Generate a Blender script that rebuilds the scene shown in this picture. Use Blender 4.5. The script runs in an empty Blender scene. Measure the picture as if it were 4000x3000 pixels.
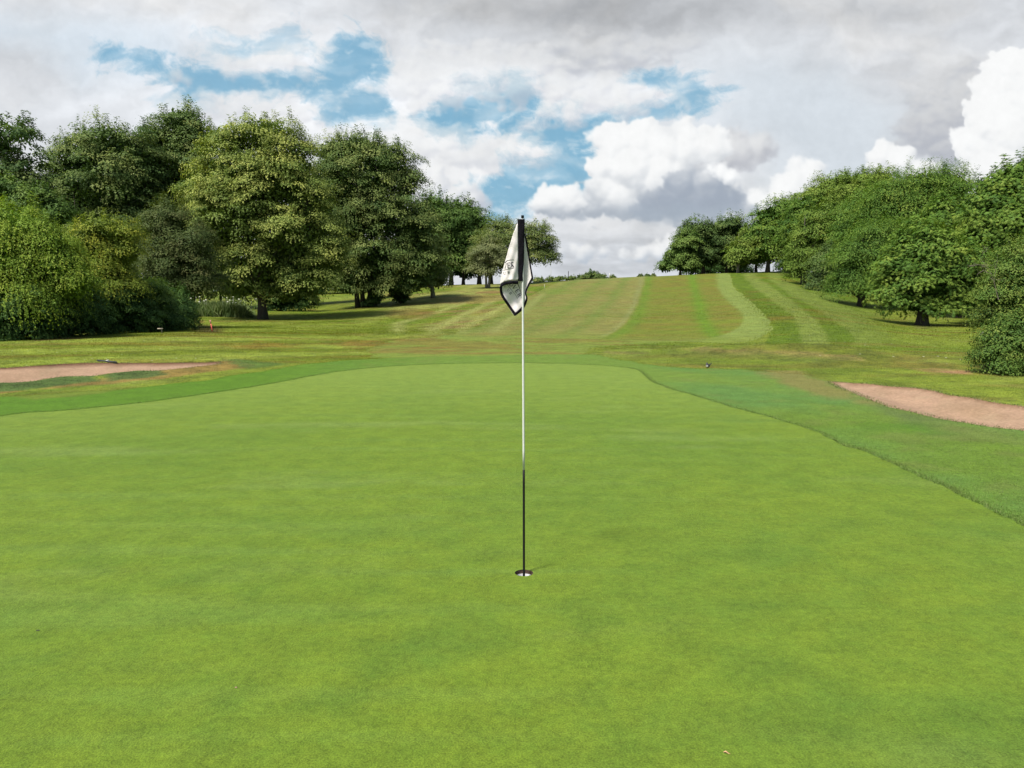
import bpy, bmesh, math
import numpy as np
from mathutils import Vector, Matrix
from mathutils.geometry import delaunay_2d_cdt
np.seterr(all='ignore')
scene = bpy.context.scene
COL = scene.collection
# ---------------------------------------------------------------- camera numbers
CAMH, PITCH, FPX = 1.62, math.radians(6.6), 3000.
cp, sp = math.cos(PITCH), math.sin(PITCH)
EXPO = 1.0
def at(px, py, Y):
    """the world point at forward distance Y seen in direction (px, py)"""
    a = (np.asarray(px, float)-2000)/FPX; b = -(np.asarray(py, float)-1500)/FPX
    t = Y/(cp+b*sp)
    return np.stack(np.broadcast_arrays(a*t, np.asarray(Y, float)+0*t, CAMH+t*(-sp+b*cp)), -1)
def proj(x, y, z):
    z = z-CAMH; dep = y*cp-z*sp; dep = np.where(dep < .05, .05, dep)
    return 2000+FPX*x/dep, 1500-FPX*(y*sp+z*cp)/dep
# ---------------------------------------------------------------- scene helpers
def tag(o, label=None, cat=None, group=None, kind=None):
    if label: o['label'] = label
    if cat: o['category'] = cat
    if group: o['group'] = group
    if kind: o['kind'] = kind
    return o
def empty(name, loc, rz=0., label=None, cat=None, group=None):
    o = bpy.data.objects.new(name, None); o.empty_display_size = .1
    o.location = loc; o.rotation_euler = (0, 0, rz); COL.objects.link(o)
    return tag(o, label, cat, group)
def link(name, me, mat=None, parent=None, loc=None):
    o = bpy.data.objects.new(name, me); COL.objects.link(o)
    if mat is not None and not me.materials: me.materials.append(mat)
    if parent is not None: o.parent = parent
    if loc is not None: o.location = loc
    return o
def np_mesh(name, V, F, smooth=False, attrs=None, cattr=None):
    """V n x 3, F m x k (all faces with k corners)"""
    V = np.ascontiguousarray(V, np.float32); F = np.ascontiguousarray(F, np.int32); k = F.shape[1]
    me = bpy.data.meshes.new(name)
    me.vertices.add(len(V)); me.vertices.foreach_set('co', V.ravel())
    me.loops.add(F.size); me.loops.foreach_set('vertex_index', F.ravel())
    me.polygons.add(len(F)); me.polygons.foreach_set('loop_start', np.arange(0, F.size, k, dtype=np.int32))
    me.polygons.foreach_set('loop_total', np.full(len(F), k, np.int32))
    if smooth: me.polygons.foreach_set('use_smooth', np.ones(len(F), bool))
    me.update(calc_edges=True)
    for n, (dom, arr) in (attrs or {}).items():
        a = me.attributes.new(n, 'FLOAT', dom); a.data.foreach_set('value', np.ascontiguousarray(arr, np.float32))
    for n, arr in (cattr or {}).items():
        a = me.attributes.new(n, 'FLOAT_COLOR', 'POINT'); c = np.ones((len(V), 4), np.float32); c[:, :3] = arr
        a.data.foreach_set('color', c.ravel())
    return me
def py_mesh(name, V, F, smooth=False):
    me = bpy.data.meshes.new(name); me.from_pydata([tuple(map(float, v)) for v in V], [], F)
    if smooth:
        for p in me.polygons: p.use_smooth = True
    me.update(); return me
class MB:
    """collects shapes for ONE mesh"""
    def __init__(s): s.V = []; s.F = []
    def add(s, V, F):
        n = len(s.V); s.V += [tuple(map(float, v)) for v in V]; s.F += [tuple(i+n for i in f) for f in F]; return s
    def tube(s, P, R, k=8, cap=True, flat=1.):
        P = np.asarray(P, float); n = len(P); R = np.broadcast_to(R, (n,)); V = []; F = []
        prev = None
        for i in range(n):
            t = P[min(i+1, n-1)]-P[max(i-1, 0)]; t /= np.linalg.norm(t)+1e-9
            if prev is None:
                a = np.cross(t, [0, 0, 1.]) if abs(t[2]) < .9 else np.cross(t, [1., 0, 0])
            else: a = prev-t*np.dot(prev, t)
            a /= np.linalg.norm(a)+1e-9; prev = a; b = np.cross(t, a)
            for j in range(k):
                w = 2*math.pi*j/k; V.append(P[i]+R[i]*(math.cos(w)*a+math.sin(w)*b*flat))
        for i in range(n-1):
            for j in range(k): F.append((i*k+j, i*k+(j+1) % k, (i+1)*k+(j+1) % k, (i+1)*k+j))
        if cap: F.append(tuple(range(k-1, -1, -1))); F.append(tuple((n-1)*k+j for j in range(k)))
        return s.add(V, F)
    def box(s, c, d, rz=0., bev=0.):
        bm = bmesh.new(); bmesh.ops.create_cube(bm, size=1.)
        bmesh.ops.scale(bm, vec=d, verts=bm.verts)
        if bev: bmesh.ops.bevel(bm, geom=list(bm.edges), offset=bev, segments=2, affect='EDGES')
        M = Matrix.Translation(c) @ Matrix.Rotation(rz, 4, 'Z'); bm.transform(M)
        bm.verts.index_update(); V = [v.co[:] for v in bm.verts]; F = [tuple(v.index for v in f.verts) for f in bm.faces]; bm.free()
        return s.add(V, F)
    def build(s, name, mat, parent=None, smooth=True, loc=None):
        return link(name, py_mesh(name, s.V, s.F, smooth), mat, parent, loc)
# ---------------------------------------------------------------- materials
def new_mat(name):
    m = bpy.data.materials.new(name); m.use_nodes = True; nt = m.node_tree
    return m, nt, nt.nodes['Principled BSDF'], nt.nodes['Material Output']
def N(nt, t, **kw):
    n = nt.nodes.new(t)
    for k, v in kw.items():
        if k in n.inputs.keys() if isinstance(k, str) else False: n.inputs[k].default_value = v
        else: setattr(n, k, v)
    return n
def noise_node(nt, vec, scale, detail=4., rough=.55, dist=0.):
    n = nt.nodes.new('ShaderNodeTexNoise'); n.inputs['Scale'].default_value = scale; n.inputs['Detail'].default_value = detail
    n.inputs['Roughness'].default_value = rough; n.inputs['Distortion'].default_value = dist
    nt.links.new(vec, n.inputs['Vector']); return n
def maprange(nt, v, a, b, c, d):
    n = nt.nodes.new('ShaderNodeMapRange'); nt.links.new(v, n.inputs['Value'])
    for i, x in zip(('From Min', 'From Max', 'To Min', 'To Max'), (a, b, c, d)): n.inputs[i].default_value = x
    return n.outputs['Result']
def math_node(nt, op, a, b):
    n = nt.nodes.new('ShaderNodeMath'); n.operation = op
    for i, x in enumerate((a, b)):
        if isinstance(x, (int, float)): n.inputs[i].default_value = x
        else: nt.links.new(x, n.inputs[i])
    return n.outputs[0]
def mixcol(nt, fac, a, b, mode='MIX'):
    n = nt.nodes.new('ShaderNodeMix'); n.data_type = 'RGBA'; n.blend_type = mode
    for i, x in ((0, fac), (6, a), (7, b)):
        if isinstance(x, (int, float)): n.inputs[i].default_value = x
        elif isinstance(x, (tuple, list)): n.inputs[i].default_value = (*x[:3], 1)
        else: nt.links.new(x, n.inputs[i])
    return n.outputs[2]
def simple_mat(name, col, rough=.6, var=.25, scale=30., bump=.0, metal=0., spec=.4):
    m, nt, b, out = new_mat(name)
    tc = nt.nodes.new('ShaderNodeTexCoord'); n = noise_node(nt, tc.outputs['Object'], scale, 5.)
    k = maprange(nt, n.outputs['Fac'], .3, .7, 1-var, 1+var)
    c = mixcol(nt, 1., tuple(col), (1, 1, 1), 'MULTIPLY')
    cc = nt.nodes.new('ShaderNodeVectorMath'); cc.operation = 'SCALE'; nt.links.new(c, cc.inputs[0]); nt.links.new(k, cc.inputs['Scale'])
    nt.links.new(cc.outputs[0], b.inputs['Base Color']); b.inputs['Roughness'].default_value = rough; b.inputs['Metallic'].default_value = metal
    b.inputs['Specular IOR Level'].default_value = spec
    if bump:
        bp = nt.nodes.new('ShaderNodeBump'); bp.inputs['Strength'].default_value = bump; bp.inputs['Distance'].default_value = .02
        nt.links.new(n.outputs['Fac'], bp.inputs['Height']); nt.links.new(bp.outputs[0], b.inputs['Normal'])
    return m
SUN_E = 3.6
# ---------------------------------------------------------------- noise helpers
def _hash(ix, iy, s):
    h = (ix.astype(np.int64)*374761393 + iy.astype(np.int64)*668265263 + s*974634777) & 0xffffffff
    h = ((h ^ (h >> 13))*1274126177) & 0xffffffff
    h = (h ^ (h >> 16)) & 0xffffffff
    return h
def gnoise(x, y, s=0):
    x0 = np.floor(x); y0 = np.floor(y); fx = x-x0; fy = y-y0
    u = fx*fx*fx*(fx*(fx*6-15)+10); v = fy*fy*fy*(fy*(fy*6-15)+10)
    def g(dx, dy):
        a = _hash(x0+dx, y0+dy, s)/4294967296.0*2*np.pi
        return np.cos(a)*(fx-dx)+np.sin(a)*(fy-dy)
    a = g(0,0); b = g(1,0); c = g(0,1); d = g(1,1)
    return ((a*(1-u)+b*u)*(1-v)+(c*(1-u)+d*u)*v)*1.5
def fbm(x, y, o=5, s=0, gain=.5, lac=2.03):
    r = 0; a = 1; t = 0
    for i in range(o):
        r = r+a*gnoise(x, y, s+i*17); t += a; a *= gain; x = x*lac+3.1; y = y*lac+7.7
    return r/t
def ss(a, b, x):
    t = np.clip((x-a)/(b-a), 0, 1); return t*t*(3-2*t)
def poly_sd(X, Y, P):
    """signed distance to a closed polygon, positive inside"""
    P = np.asarray(P, float); n = len(P); d = np.full(X.shape, 1e18); ins = np.zeros(X.shape, bool)
    for i in range(n):
        ax, ay = P[i]; bx, by = P[(i+1) % n]
        ex, ey = bx-ax, by-ay; wx = X-ax; wy = Y-ay
        t = np.clip((wx*ex+wy*ey)/(ex*ex+ey*ey+1e-12), 0, 1)
        d = np.minimum(d, (wx-ex*t)**2+(wy-ey*t)**2)
        if ay != by:
            c = ((ay > Y) != (by > Y)) & (X < ex*(Y-ay)/(ey)+ax); ins ^= c
    d = np.sqrt(d)
    return np.where(ins, d, -d)
def lin(c): 
    c = np.asarray(c, float)/255.; return np.where(c <= .04045, c/12.92, ((c+.055)/1.055)**2.4)
# ---------------------------------------------------------------- the sky, as a function of direction
def sky_rgb(PX, PY):
    """PX, PY: gnomonic direction coordinates (units of 1/3000 radian about the view axis). returns sRGB 0-255"""
    k = 1/1000.
    x = PX*k; y = PY*k
    wx = fbm(x*2.2, y*3.2, 5, 1)*.16+fbm(x*9, y*11, 4, 5)*.045; wy = fbm(x*2.2+9, y*3.2, 5, 2)*.11+fbm(x*9+4, y*11, 4, 6)*.035
    X = PX+wx*1000*.55; Y = PY+wy*1000*.55
    def S(pts): return [(a/1.106, b/1.106) for a, b in pts]
    def T(pts): return [(2000+a/1.106, b/1.106) for a, b in pts]
    blue = [
     (S([(430,235),(620,275),(830,315),(1000,335),(1150,345),(1310,365),(1400,390),(1370,330),(1390,260),(1440,180),(1490,170),(1560,205),(1640,265),(1620,340),(1520,355),(1530,405),(1640,450),(1645,500),(1450,512),(1500,462),(1330,442),(1200,405),(1060,392),(850,392),(720,345),(560,290)]), .9),
     (S([(560,390),(800,400),(900,420),(760,440),(600,425)]), .35),
     (S([(960,200),(1100,205),(1180,150),(1250,95),(1270,150),(1320,190),(1360,230),(1200,215),(1100,225),(1000,228)]), .5),
     (S([(1820,520),(1900,455),(1985,405),(2080,400),(2160,408),(2212,372),(2290,385),(2270,430),(2230,480),(2150,545),(2080,548),(1990,570),(1860,552)]), 1.05),
     (S([(2080,790),(2212,765),(2290,830),(2260,900),(2150,905),(2100,850)]), 1.0),
     (T([(200,525),(330,500),(540,515),(730,480),(900,420),(800,360),(640,330),(560,320),(640,365),(790,385),(720,440),(560,480),(510,505),(330,520)]), .85),
     (T([(180,520),(330,520),(320,600),(345,700),(330,800),(180,800),(100,840),(60,900),(-60,910),(-80,770),(100,700),(225,700),(170,610),(120,560)]), 1.1),
     (T([(-20,690),(230,690),(330,690),(300,810),(150,810),(80,850),(-30,840)]), 1.1),
    ]
    sd = np.full(X.shape, -1e9); cov = np.zeros(X.shape)
    nz1 = fbm(x*7+wx*7, y*11+wy*7, 7, 77, .66)
    for P, a in blue:
        d = poly_sd(X, Y, P); sd = np.maximum(sd, d); cov = np.maximum(cov, a*ss(-60, 42, d+nz1*105+20))
    wisp = ss(-.15, .55, fbm(x*3+wx*3, y*7+wy*3, 6, 31))
    cov = np.clip(cov-.45*wisp*(cov > 0), 0, 1)
    # blue behind everything
    t = np.clip(PY/1150., -1, 1)
    bl = np.array([118,172,205.])[None, None]*(1-np.clip(t, 0, 1))[..., None]+np.array([150,192,214.])[None, None]*np.clip(t, 0, 1)[..., None]
    # stratus: soft whites and greys
    a = fbm(x*1.5+wx*2, y*3.2+wy*2, 6, 11); b = fbm(x*4+wx*4, y*7+wy*4, 5, 12); c = fbm(x*.8+wx, y*2+wy, 4, 13)
    lum = 229+a*16+b*8+c*9
    # light follows the top-left edge of each puff
    e = .02
    rel = fbm((x-e)*3.4+wx*4, (y-e)*5.5+wy*4, 5, 14)-fbm((x+e)*3.4+wx*4, (y+e)*5.5+wy*4, 5, 14)
    lum = lum+rel*20
    def blob(cx, cy, rx, ry, s=1.):
        return s*np.exp(-(((X-cx)/rx)**2+((Y-cy)/ry)**2))
    dark = blob(2150,20,620,150,36)+blob(2480,90,330,120,20)+blob(1800,20,380,80,20)+blob(3150,20,900,90,22)+blob(2700,60,500,90,10)+blob(3900,60,400,150,10)+blob(120,240,260,130,14)+blob(60,560,380,110,10)+blob(3500,330,380,150,14)+blob(2300,240,300,50,14)+blob(1950,210,350,40,10)
    lite = blob(2300,370,280,60,16)+blob(1150,250,220,70,14)+blob(1750,330,260,110,16)+blob(1250,480,400,60,12)+blob(900,120,600,60,9)+blob(420,140,300,60,8)+blob(1900,560,350,100,5)+blob(1450,590,260,90,10)
    lum = lum-dark*.74+lite
    rim = np.exp(-np.maximum(-sd, 0)/130.)*ss(0, 60, PY+40)
    lum = lum+rim*(13+16*fbm(x*7+wx*5, y*11+wy*5, 5, 18))
    tint = ss(-.3, .4, c+.5*b)[..., None]
    st = lum[..., None]*(np.array([.978,.994,1.016])*(1-tint)+np.array([.993,.998,1.004])*tint)
    # thin even veil on the right of the cumulus
    veil = ss(-120, 160, poly_sd(X, Y, [(2720,230),(2950,180),(3300,250),(3500,420),(3560,640),(3350,800),(2900,760),(3000,620),(2800,520),(2650,470),(2800,380)]))
    vcol = np.array([211,220,228.])+(a*7+b*5)[..., None]
    st = st*(1-.8*veil[..., None])+vcol*.8*veil[..., None]
    veil2 = ss(-80, 120, poly_sd(X, Y, [(-400,0),(300,60),(700,100),(900,260),(700,330),(300,330),(100,200),(-300,150)]))*.6
    st = st*(1-veil2[..., None])+np.array([206,221,234.])*veil2[..., None]
    col = bl*cov[..., None]+st*(1-cov[..., None])
    # horizon layers
    hz = ss(850, 985, PY)*ss(1500, 2150, PX)
    ban = fbm(x*1.6+wx, y*14+wy*5, 5, 41)*1.0+fbm(x*6, y*26+wy*8, 4, 44)*.6
    hl = 203+ban*42+ss(975, 1060, PY)*14
    hc = hl[..., None]*np.array([.972,.992,1.02])
    col = col*(1-.93*hz[..., None])+hc*.93*hz[..., None]
    rag = ss(.15, .5, fbm(x*10+wx*5, y*15+wy*5, 5, 55))*ss(-260, 30, sd)*.45
    col = col*(1-rag[..., None])+np.array([232,238,243.])*rag[..., None]
    # ---- cumulus: puffs on puffs, lit from the upper left
    rng = np.random.RandomState(4)
    def cumulus(col, mains, base, bright=1., gray=0., seed=0, depth=3, soft=1., clip_left=None, lo=(172,180,191)):
        r = np.random.RandomState(seed)
        pts = []
        def grow(cx, cy, R, lev, z):
            pts.append((cx, cy, R, z))
            if lev == 0: return
            for i in range(9 if lev > 1 else 7):
                an = r.uniform(-np.pi*1.12, np.pi*.12) if r.rand() < .75 else r.uniform(0, 2*np.pi)
                q = R*r.uniform(.28, .46); rr = R*r.uniform(.55, .95)
                grow(cx+np.cos(an)*rr, cy+np.sin(an)*rr*.92, q, lev-1, z+R*r.uniform(.1, .4))
        for m in mains: grow(m[0], m[1], m[2], depth-(1 if m[2] < 60 else 0), m[3] if len(m) > 3 else 0)
        x0 = min(p[0]-p[2] for p in pts)-60; x1 = max(p[0]+p[2] for p in pts)+60
        y0 = min(p[1]-p[2] for p in pts)-60; y1 = max(p[1]+p[2] for p in pts)+60
        jx = np.where((PX[0] > x0) & (PX[0] < x1))[0]; jy = np.where((PY[:, 0] > y0) & (PY[:, 0] < y1))[0]
        if len(jx) < 4 or len(jy) < 4: return col
        sl = (slice(jy[0], jy[-1]+1), slice(jx[0], jx[-1]+1))
        sx = PX[sl]; sy = PY[sl]
        qx = sx+fbm(sx/95, sy/95, 4, 60+seed)*30+fbm(sx/26, sy/26, 3, 63+seed)*9; wq = 24 if soft > 2.3 else 0; qx = qx+fbm(sx/150, sy/70, 5, 80+seed)*wq*4; qy = sy+fbm(sx/95+5, sy/95, 4, 61+seed)*30+fbm(sx/26, sy/26+9, 3, 64+seed)*9+fbm(sx/120+7, sy/60, 5, 81+seed)*wq*3
        H = np.full(sx.shape, -60.)
        gx = sx[0]; gy = sy[:, 0]
        for cx, cy, R, z in pts:
            a0, a1 = np.searchsorted(gx, [cx-R-45, cx+R+45]); b0, b1 = np.searchsorted(gy, [cy-R-45, cy+R+45])
            if a1-a0 < 2 or b1-b0 < 2: continue
            w = (slice(b0, b1), slice(a0, a1))
            d2 = R*R-(qx[w]-cx)**2-(qy[w]-cy)**2
            h = np.where(d2 > 0, np.sqrt(np.maximum(d2, 0))+z*.55, -np.sqrt(np.maximum(-d2, 0))*.45)
            H[w] = np.maximum(H[w], h)
        H = H+fbm(sx/40, sy/40, 4, 66+seed)*6
        for _ in range(2):
            Hp = np.pad(H, 1, mode='edge'); H = (Hp[1:-1,1:-1]*2+Hp[:-2,1:-1]+Hp[2:,1:-1]+Hp[1:-1,:-2]+Hp[1:-1,2:])/6
        def blur(A, n):
            for _ in range(n):
                Ap = np.pad(A, 1, mode='edge'); A = (Ap[1:-1,1:-1]*4+2*(Ap[:-2,1:-1]+Ap[2:,1:-1]+Ap[1:-1,:-2]+Ap[1:-1,2:])+Ap[:-2,:-2]+Ap[2:,2:]+Ap[2:,:-2]+Ap[:-2,2:])/16
            return A
        al = ss(-9*soft, 32*soft, H+fbm(sx/30, sy/30, 4, 68+seed)*14)
        Hc = blur(np.maximum(H, 0), 1); Hb = blur(np.maximum(H, 0), 9)*1.3; Hc = Hc*.42+Hb*.58
        gyv, gxv = np.gradient(Hc); sxp = np.gradient(gx)[None, :]; syp = np.gradient(gy)[:, None]
        nx = -gxv/sxp; ny = -gyv/syp; nz = np.full(H.shape, .9)
        L = np.sqrt(nx*nx+ny*ny+nz*nz)
        lam = (nx*-.42+ny*-.62+nz*.66)/L
        big = ss(base[0], base[1], sy+fbm(sx/200, sy/90, 4, 70+seed)*90)      # darker towards the flat base
        br = np.clip(.83+.30*(lam-.45), 0, 1.05)
        hi = np.array([249,250,250.])*bright; lo = np.array(lo, float)
        t = np.clip(br*1.0-.16*ss(0, .5, fbm(sx/170+3, sy/110, 4, 73+seed))-big*.52-gray+.05*fbm(sx/60, sy/60, 4, 72+seed), 0, 1)
        t = ss(.12, .95, t)
        t = blur(t, 1)
        c = lo*(1-t[..., None])+hi*t[..., None]
        a_ = (al*(1-.75*ss(base[1]-10, base[1]+70, sy)))[..., None]*(.62 if soft > 2.3 and seed > 20 and seed < 28 else 1.)
        col = col.copy(); col[sl] = col[sl]*(1-a_)+c*a_
        return col
    def M(l): return [(2000+a/1.106, b/1.106, r/1.106)+tuple(z) for a, b, r, *z in l]
    # broken stratocumulus round the blue gaps
    col = cumulus(col, [(1640,330,90),(1760,300,120),(1900,280,130),(1560,345,60),(1480,345,36),(1700,390,50),(1620,400,50),(2060,300,120),(1600,260,70),(1800,390,36)], (330,560), .955, .10, 21, 2, 2.6, lo=(200,203,212))
    col = cumulus(col, [(2200,330,90),(2320,380,90),(2440,400,80),(2150,430,60),(2560,390,60),(2660,370,40),(2240,440,60),(2100,470,40),(2380,290,60)], (380,560), .96, .08, 22, 2, 2.4, lo=(200,204,214))
    col = cumulus(col, [(2500,200,70),(2600,190,60),(2660,160,50),(2380,210,80),(2250,200,80)], (190,330), .92, .16, 23, 2, 3., lo=(188,192,202))
    col = cumulus(col, [(900,250,60),(1000,255,60),(1110,240,70),(1180,280,44),(830,240,40),(1250,210,40)], (250,400), .95, .10, 24, 2, 2.6, lo=(204,208,218))
    col = cumulus(col, [(690,300,34),(720,310,26)], (300,380), .93, .14, 25, 2, 2.2, lo=(196,200,212))
    col = cumulus(col, [(780,420,60),(900,410,70),(1020,415,70),(1130,430,60),(1230,440,44),(680,440,70),(1300,420,30)], (420,560), .955, .08, 26, 2, 2.8, lo=(206,208,216))
    col = cumulus(col, [(1400,550,80),(1520,540,80),(1640,560,90),(1760,570,90),(1880,590,90),(2000,590,70),(2090,590,60),(2140,610,36)], (540,760), .96, .08, 27, 2, 2.8, lo=(202,206,214))
    # grey cloud behind the right-hand cumulus
    col = cumulus(col, M([(1750,580,110),(1870,520,130),(1980,440,120),(1700,640,70),(1900,640,110),(1800,470,80),(1960,350,90)]), (300,900), .88, .26, 3, 2, 3.2, lo=(184,188,197))
    col = cumulus(col, M([(2110,380,105),(2180,560,190),(2120,700,170),(2010,640,100),(2230,350,150),(1960,620,50),(2040,760,120),(2330,500,200),(2350,250,140)]), (820,1500), 1.0, .0, 5, 3)
    col = cumulus(col, M([(1600,690,66),(1690,685,64),(1650,730,70),(1800,730,50),(1740,740,55),(1570,720,40)]), (760,900), 1.0, .0, 6, 3)
    col = cumulus(col, M([(1240,715,46),(1290,750,58),(1240,800,85),(1170,850,70),(1050,870,52),(1000,880,36),(1330,800,44),(1120,900,70)]), (720,980), 1.0, .02, 7, 3, 1.3, lo=(196,202,210))
    # the large central cumulus
    col = cumulus(col, M([(420,850,110),(560,860,120),(720,870,110),(860,860,100),(300,910,60),(1000,900,60)]), (700,960), .92, .30, 28, 2, 2.8, lo=(168,178,190))
    col = cumulus(col, M([(960,640,100),(1060,640,70),(1110,655,44),(860,660,100),(1000,700,60)]), (560,860), .95, .22, 8, 2, 2.2, lo=(184,187,195))
    col = cumulus(col, M([(450,620,95),(560,620,95),(660,640,100),(760,640,95),(850,640,80),(420,720,85),(520,740,120),(640,760,110),(400,820,80),(370,600,50),(880,590,50),(350,880,60),(470,860,90)]), (640,930), 1.0, .0, 9, 3, lo=(176,184,194))
    col = cumulus(col, M([(170,870,66),(230,850,60),(130,880,44),(260,890,50),(200,910,40)]), (760,880), 1.0, .0, 10, 3, lo=(176,184,194))
    col = cumulus(col, M([(740,820,90),(840,800,90),(920,780,56),(700,880,90),(820,890,110),(950,870,60),(600,900,70)]), (600,800), .97, .22, 11, 3, 1.8, lo=(163,173,187))
    col = cumulus(col, M([(900,745,40),(945,770,42),(860,730,28)]), (760,900), 1.02, .0, 12, 2)
    # low white banks over the horizon
    col = cumulus(col, M([(600,1075,34),(680,1060,40),(640,1090,46),(560,1095,34),(740,1080,40),(500,1100,28)]), (930,1100), .99, .06, 13, 2, 1.3, lo=(186,196,208))
    col = cumulus(col, M([(260,1085,26),(330,1080,30),(400,1090,26),(210,1095,22),(300,1100,40)]), (930,1100), .97, .08, 14, 2, 1.3, lo=(186,196,208))
    # small puffs at the left, behind the trees
    col = cumulus(col, [(1660,680,40),(1710,690,44),(1690,730,60),(1640,720,40),(1830,740,44),(1850,780,50),(1790,790,50),(1880,800,34)], (640,900), .985, .02, 15, 3, 1.3, lo=(190,196,208))
    # faint dark base under the central cumulus
    u = ss(.0, 1., np.exp(-(((X-2720)/330)**2+((Y-835)/42)**2)))*.5
    col = col*(1-u[..., None])+np.array([168,180,193.])*u[..., None]
    col = col+fbm(x*30, y*34, 3, 90)[..., None]*3
    return np.clip(col, 0, 255)
# ================================================================ the lie of the land
CTRL = []
def C(px, py, Y): p = at(px, py, Y); CTRL.append((p[0]/Y, math.log(Y), p[2]))
for u in (-1.1, -.7, -.35, 0, .35, .7, 1.1):
    for Y in (3., 6, 10, 14, 18, 23): CTRL.append((u, math.log(Y), 0.))
for px, py, Y in [(0,1335,26.7),(300,1318,30),(750,1290,36),(850,1294,35),(1027,1245,53),(760,1235,56),(300,1240,56),(-200,1240,56),(1250,1262,45),(1250,1215,64),
    (1430,1200,65),(1690,1165,72),(1600,1240,50),(1600,1280,40),(1800,1240,48),(1910,1130,82),(1740,1118,97),(1500,1150,92),(1250,1160,92),(900,1160,92),(300,1150,100),(-300,1150,100),
    (2000,1335,28),(2000,1300,33),(2000,1250,44),(2000,1200,56),(2000,1150,74),(2000,1112,95),(2150,1101,95),(2300,1094,95),(2450,1090,96),(2600,1084,96),(2680,1079,96),(2750,1077,97),(2860,1071,98),(2950,1070,100),(3030,1062,108),
    (2500,1333,28),(2500,1300,33),(2500,1230,47),(2500,1160,66),(2500,1115,82),
    (2850,1335,28),(2850,1290,34),(2850,1225,46),(2850,1155,64),(2850,1105,82),
    (3250,1345,25),(3250,1290,33),(3200,1215,46),(3150,1150,65),(3100,1105,84),(3135,1112,88),(3370,1203,60),(3600,1275,44),(3600,1330,30),(3900,1330,30),(3900,1280,42),(3700,1205,62),(3900,1180,75),(4300,1190,75),(3600,1120,95),(4200,1130,100),(3300,1080,105)]: C(px, py, Y)
for px, py in [(-300,1150),(300,1146),(900,1140),(1500,1128),(1800,1120),(2000,1121),(2300,1104),(2600,1094),(2900,1082),(3100,1072),(3500,1085),(4200,1110)]:
    C(px, py, 135.)
    z = CTRL[-1][2]
    CTRL.append((CTRL[-1][0], math.log(200.), z-.8)); CTRL.append((CTRL[-1][0], math.log(420.), z-4)); CTRL.append((CTRL[-1][0], math.log(1500.), z-9))
CT = np.array(CTRL); _sc = np.array([2.6, 1.])
def _tps(r2): return r2*np.log(r2+1e-12)*.5
def _fit():
    P = CT[:, :2]*_sc; n = len(P); d = ((P[:, None]-P[None])**2).sum(-1)
    A = np.zeros((n+3, n+3)); A[:n, :n] = _tps(d)+np.eye(n)*.002; A[:n, n] = 1; A[:n, n+1:] = P; A[n, :n] = 1; A[n+1:, :n] = P.T
    return np.linalg.solve(A, np.concatenate([CT[:, 2], [0, 0, 0]]))
_W = _fit()
def height0(x, y):
    x = np.asarray(x, float); y = np.asarray(y, float); sh = x.shape; x = x.ravel(); y = y.ravel()
    r = np.hypot(x, y)+1e-6; th = np.arctan2(x, y)
    tc = np.clip(th, -.78, .78); u = np.tan(tc); v = np.log(np.clip(r*np.cos(tc), 3., 1400))
    P = CT[:, :2]*_sc; n = len(P); z = _W[n]+_W[n+1]*u*_sc[0]+_W[n+2]*v
    for i in range(n): z = z+_W[i]*_tps((u*_sc[0]-P[i, 0])**2+(v-P[i, 1])**2)
    f = 1-ss(.78, 1.7, np.abs(th)); z = z*f
    z = z*ss(17., 24., r)+z*0*1.
    # small swells of the mown ground
    far = ss(22, 34, r); z = z+far*(fbm(x/9., y/9., 3, 201)*.16+fbm(x/24., y/24., 2, 203)*.25)*np.clip(1-(r-150)/300, 0, 1)*f
    near = ss(5, 12, r)*(1-far); z = z+near*fbm(x/6., y/6., 3, 205)*.03
    # the low grassy bank in front of the fairway, right of the flag
    ax, ay, bx, by = 4.2, 22.9, 10.6, 19.6; t = np.clip(((x-ax)*(bx-ax)+(y-ay)*(by-ay))/((bx-ax)**2+(by-ay)**2), 0, 1); q = ((x-ax-t*(bx-ax))*(by-ay)-(y-ay-t*(by-ay))*(bx-ax))/7.2
    d_ = np.hypot(x-ax-t*(bx-ax), y-ay-t*(by-ay)); sgn = np.sign(q)
    z = z+.30*np.exp(-(d_/np.where(sgn > 0, 1.9, .8))**2)*(np.sin(np.pi*np.clip(t, .04, .96))**.4)*(1+.3*fbm(x, y, 3, 207))
    return z.reshape(sh)
def hit(px, py):
    """where the view direction meets the land"""
    px = np.atleast_1d(np.asarray(px, float)); py = np.atleast_1d(np.asarray(py, float))
    Ys = np.exp(np.linspace(math.log(2.), math.log(400.), 90)); P = at(px[:, None], py[:, None], Ys[None])
    g = P[..., 2]-height0(P[..., 0], P[..., 1]); k = np.argmax(g < 0, 1); k = np.where((g < 0).any(1), k, len(Ys)-1); k = np.maximum(k, 1)
    lo, hi = Ys[k-1], Ys[k]
    for _ in range(9):
        mid = (lo+hi)/2; q = at(px, py, mid); below = q[:, 2] < height0(q[:, 0], q[:, 1]); hi = np.where(below, mid, hi); lo = np.where(below, lo, mid)
    return at(px, py, (lo+hi)/2)
def smooth_poly(P, sub=5, closed=True):
    P = np.asarray(P, float); n = len(P); out = []
    rng_ = range(n) if closed else range(n-1)
    for i in rng_:
        if closed: p0, p1, p2, p3 = P[i-1], P[i], P[(i+1) % n], P[(i+2) % n]
        else: p0, p1, p2, p3 = P[max(i-1, 0)], P[i], P[i+1], P[min(i+2, n-1)]
        for j in range(sub):
            t = j/sub; out.append(.5*((2*p1)+(-p0+p2)*t+(2*p0-5*p1+4*p2-p3)*t*t+(-p0+3*p1-3*p2+p3)*t**3))
    if not closed: out.append(P[-1])
    return np.array(out)
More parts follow.
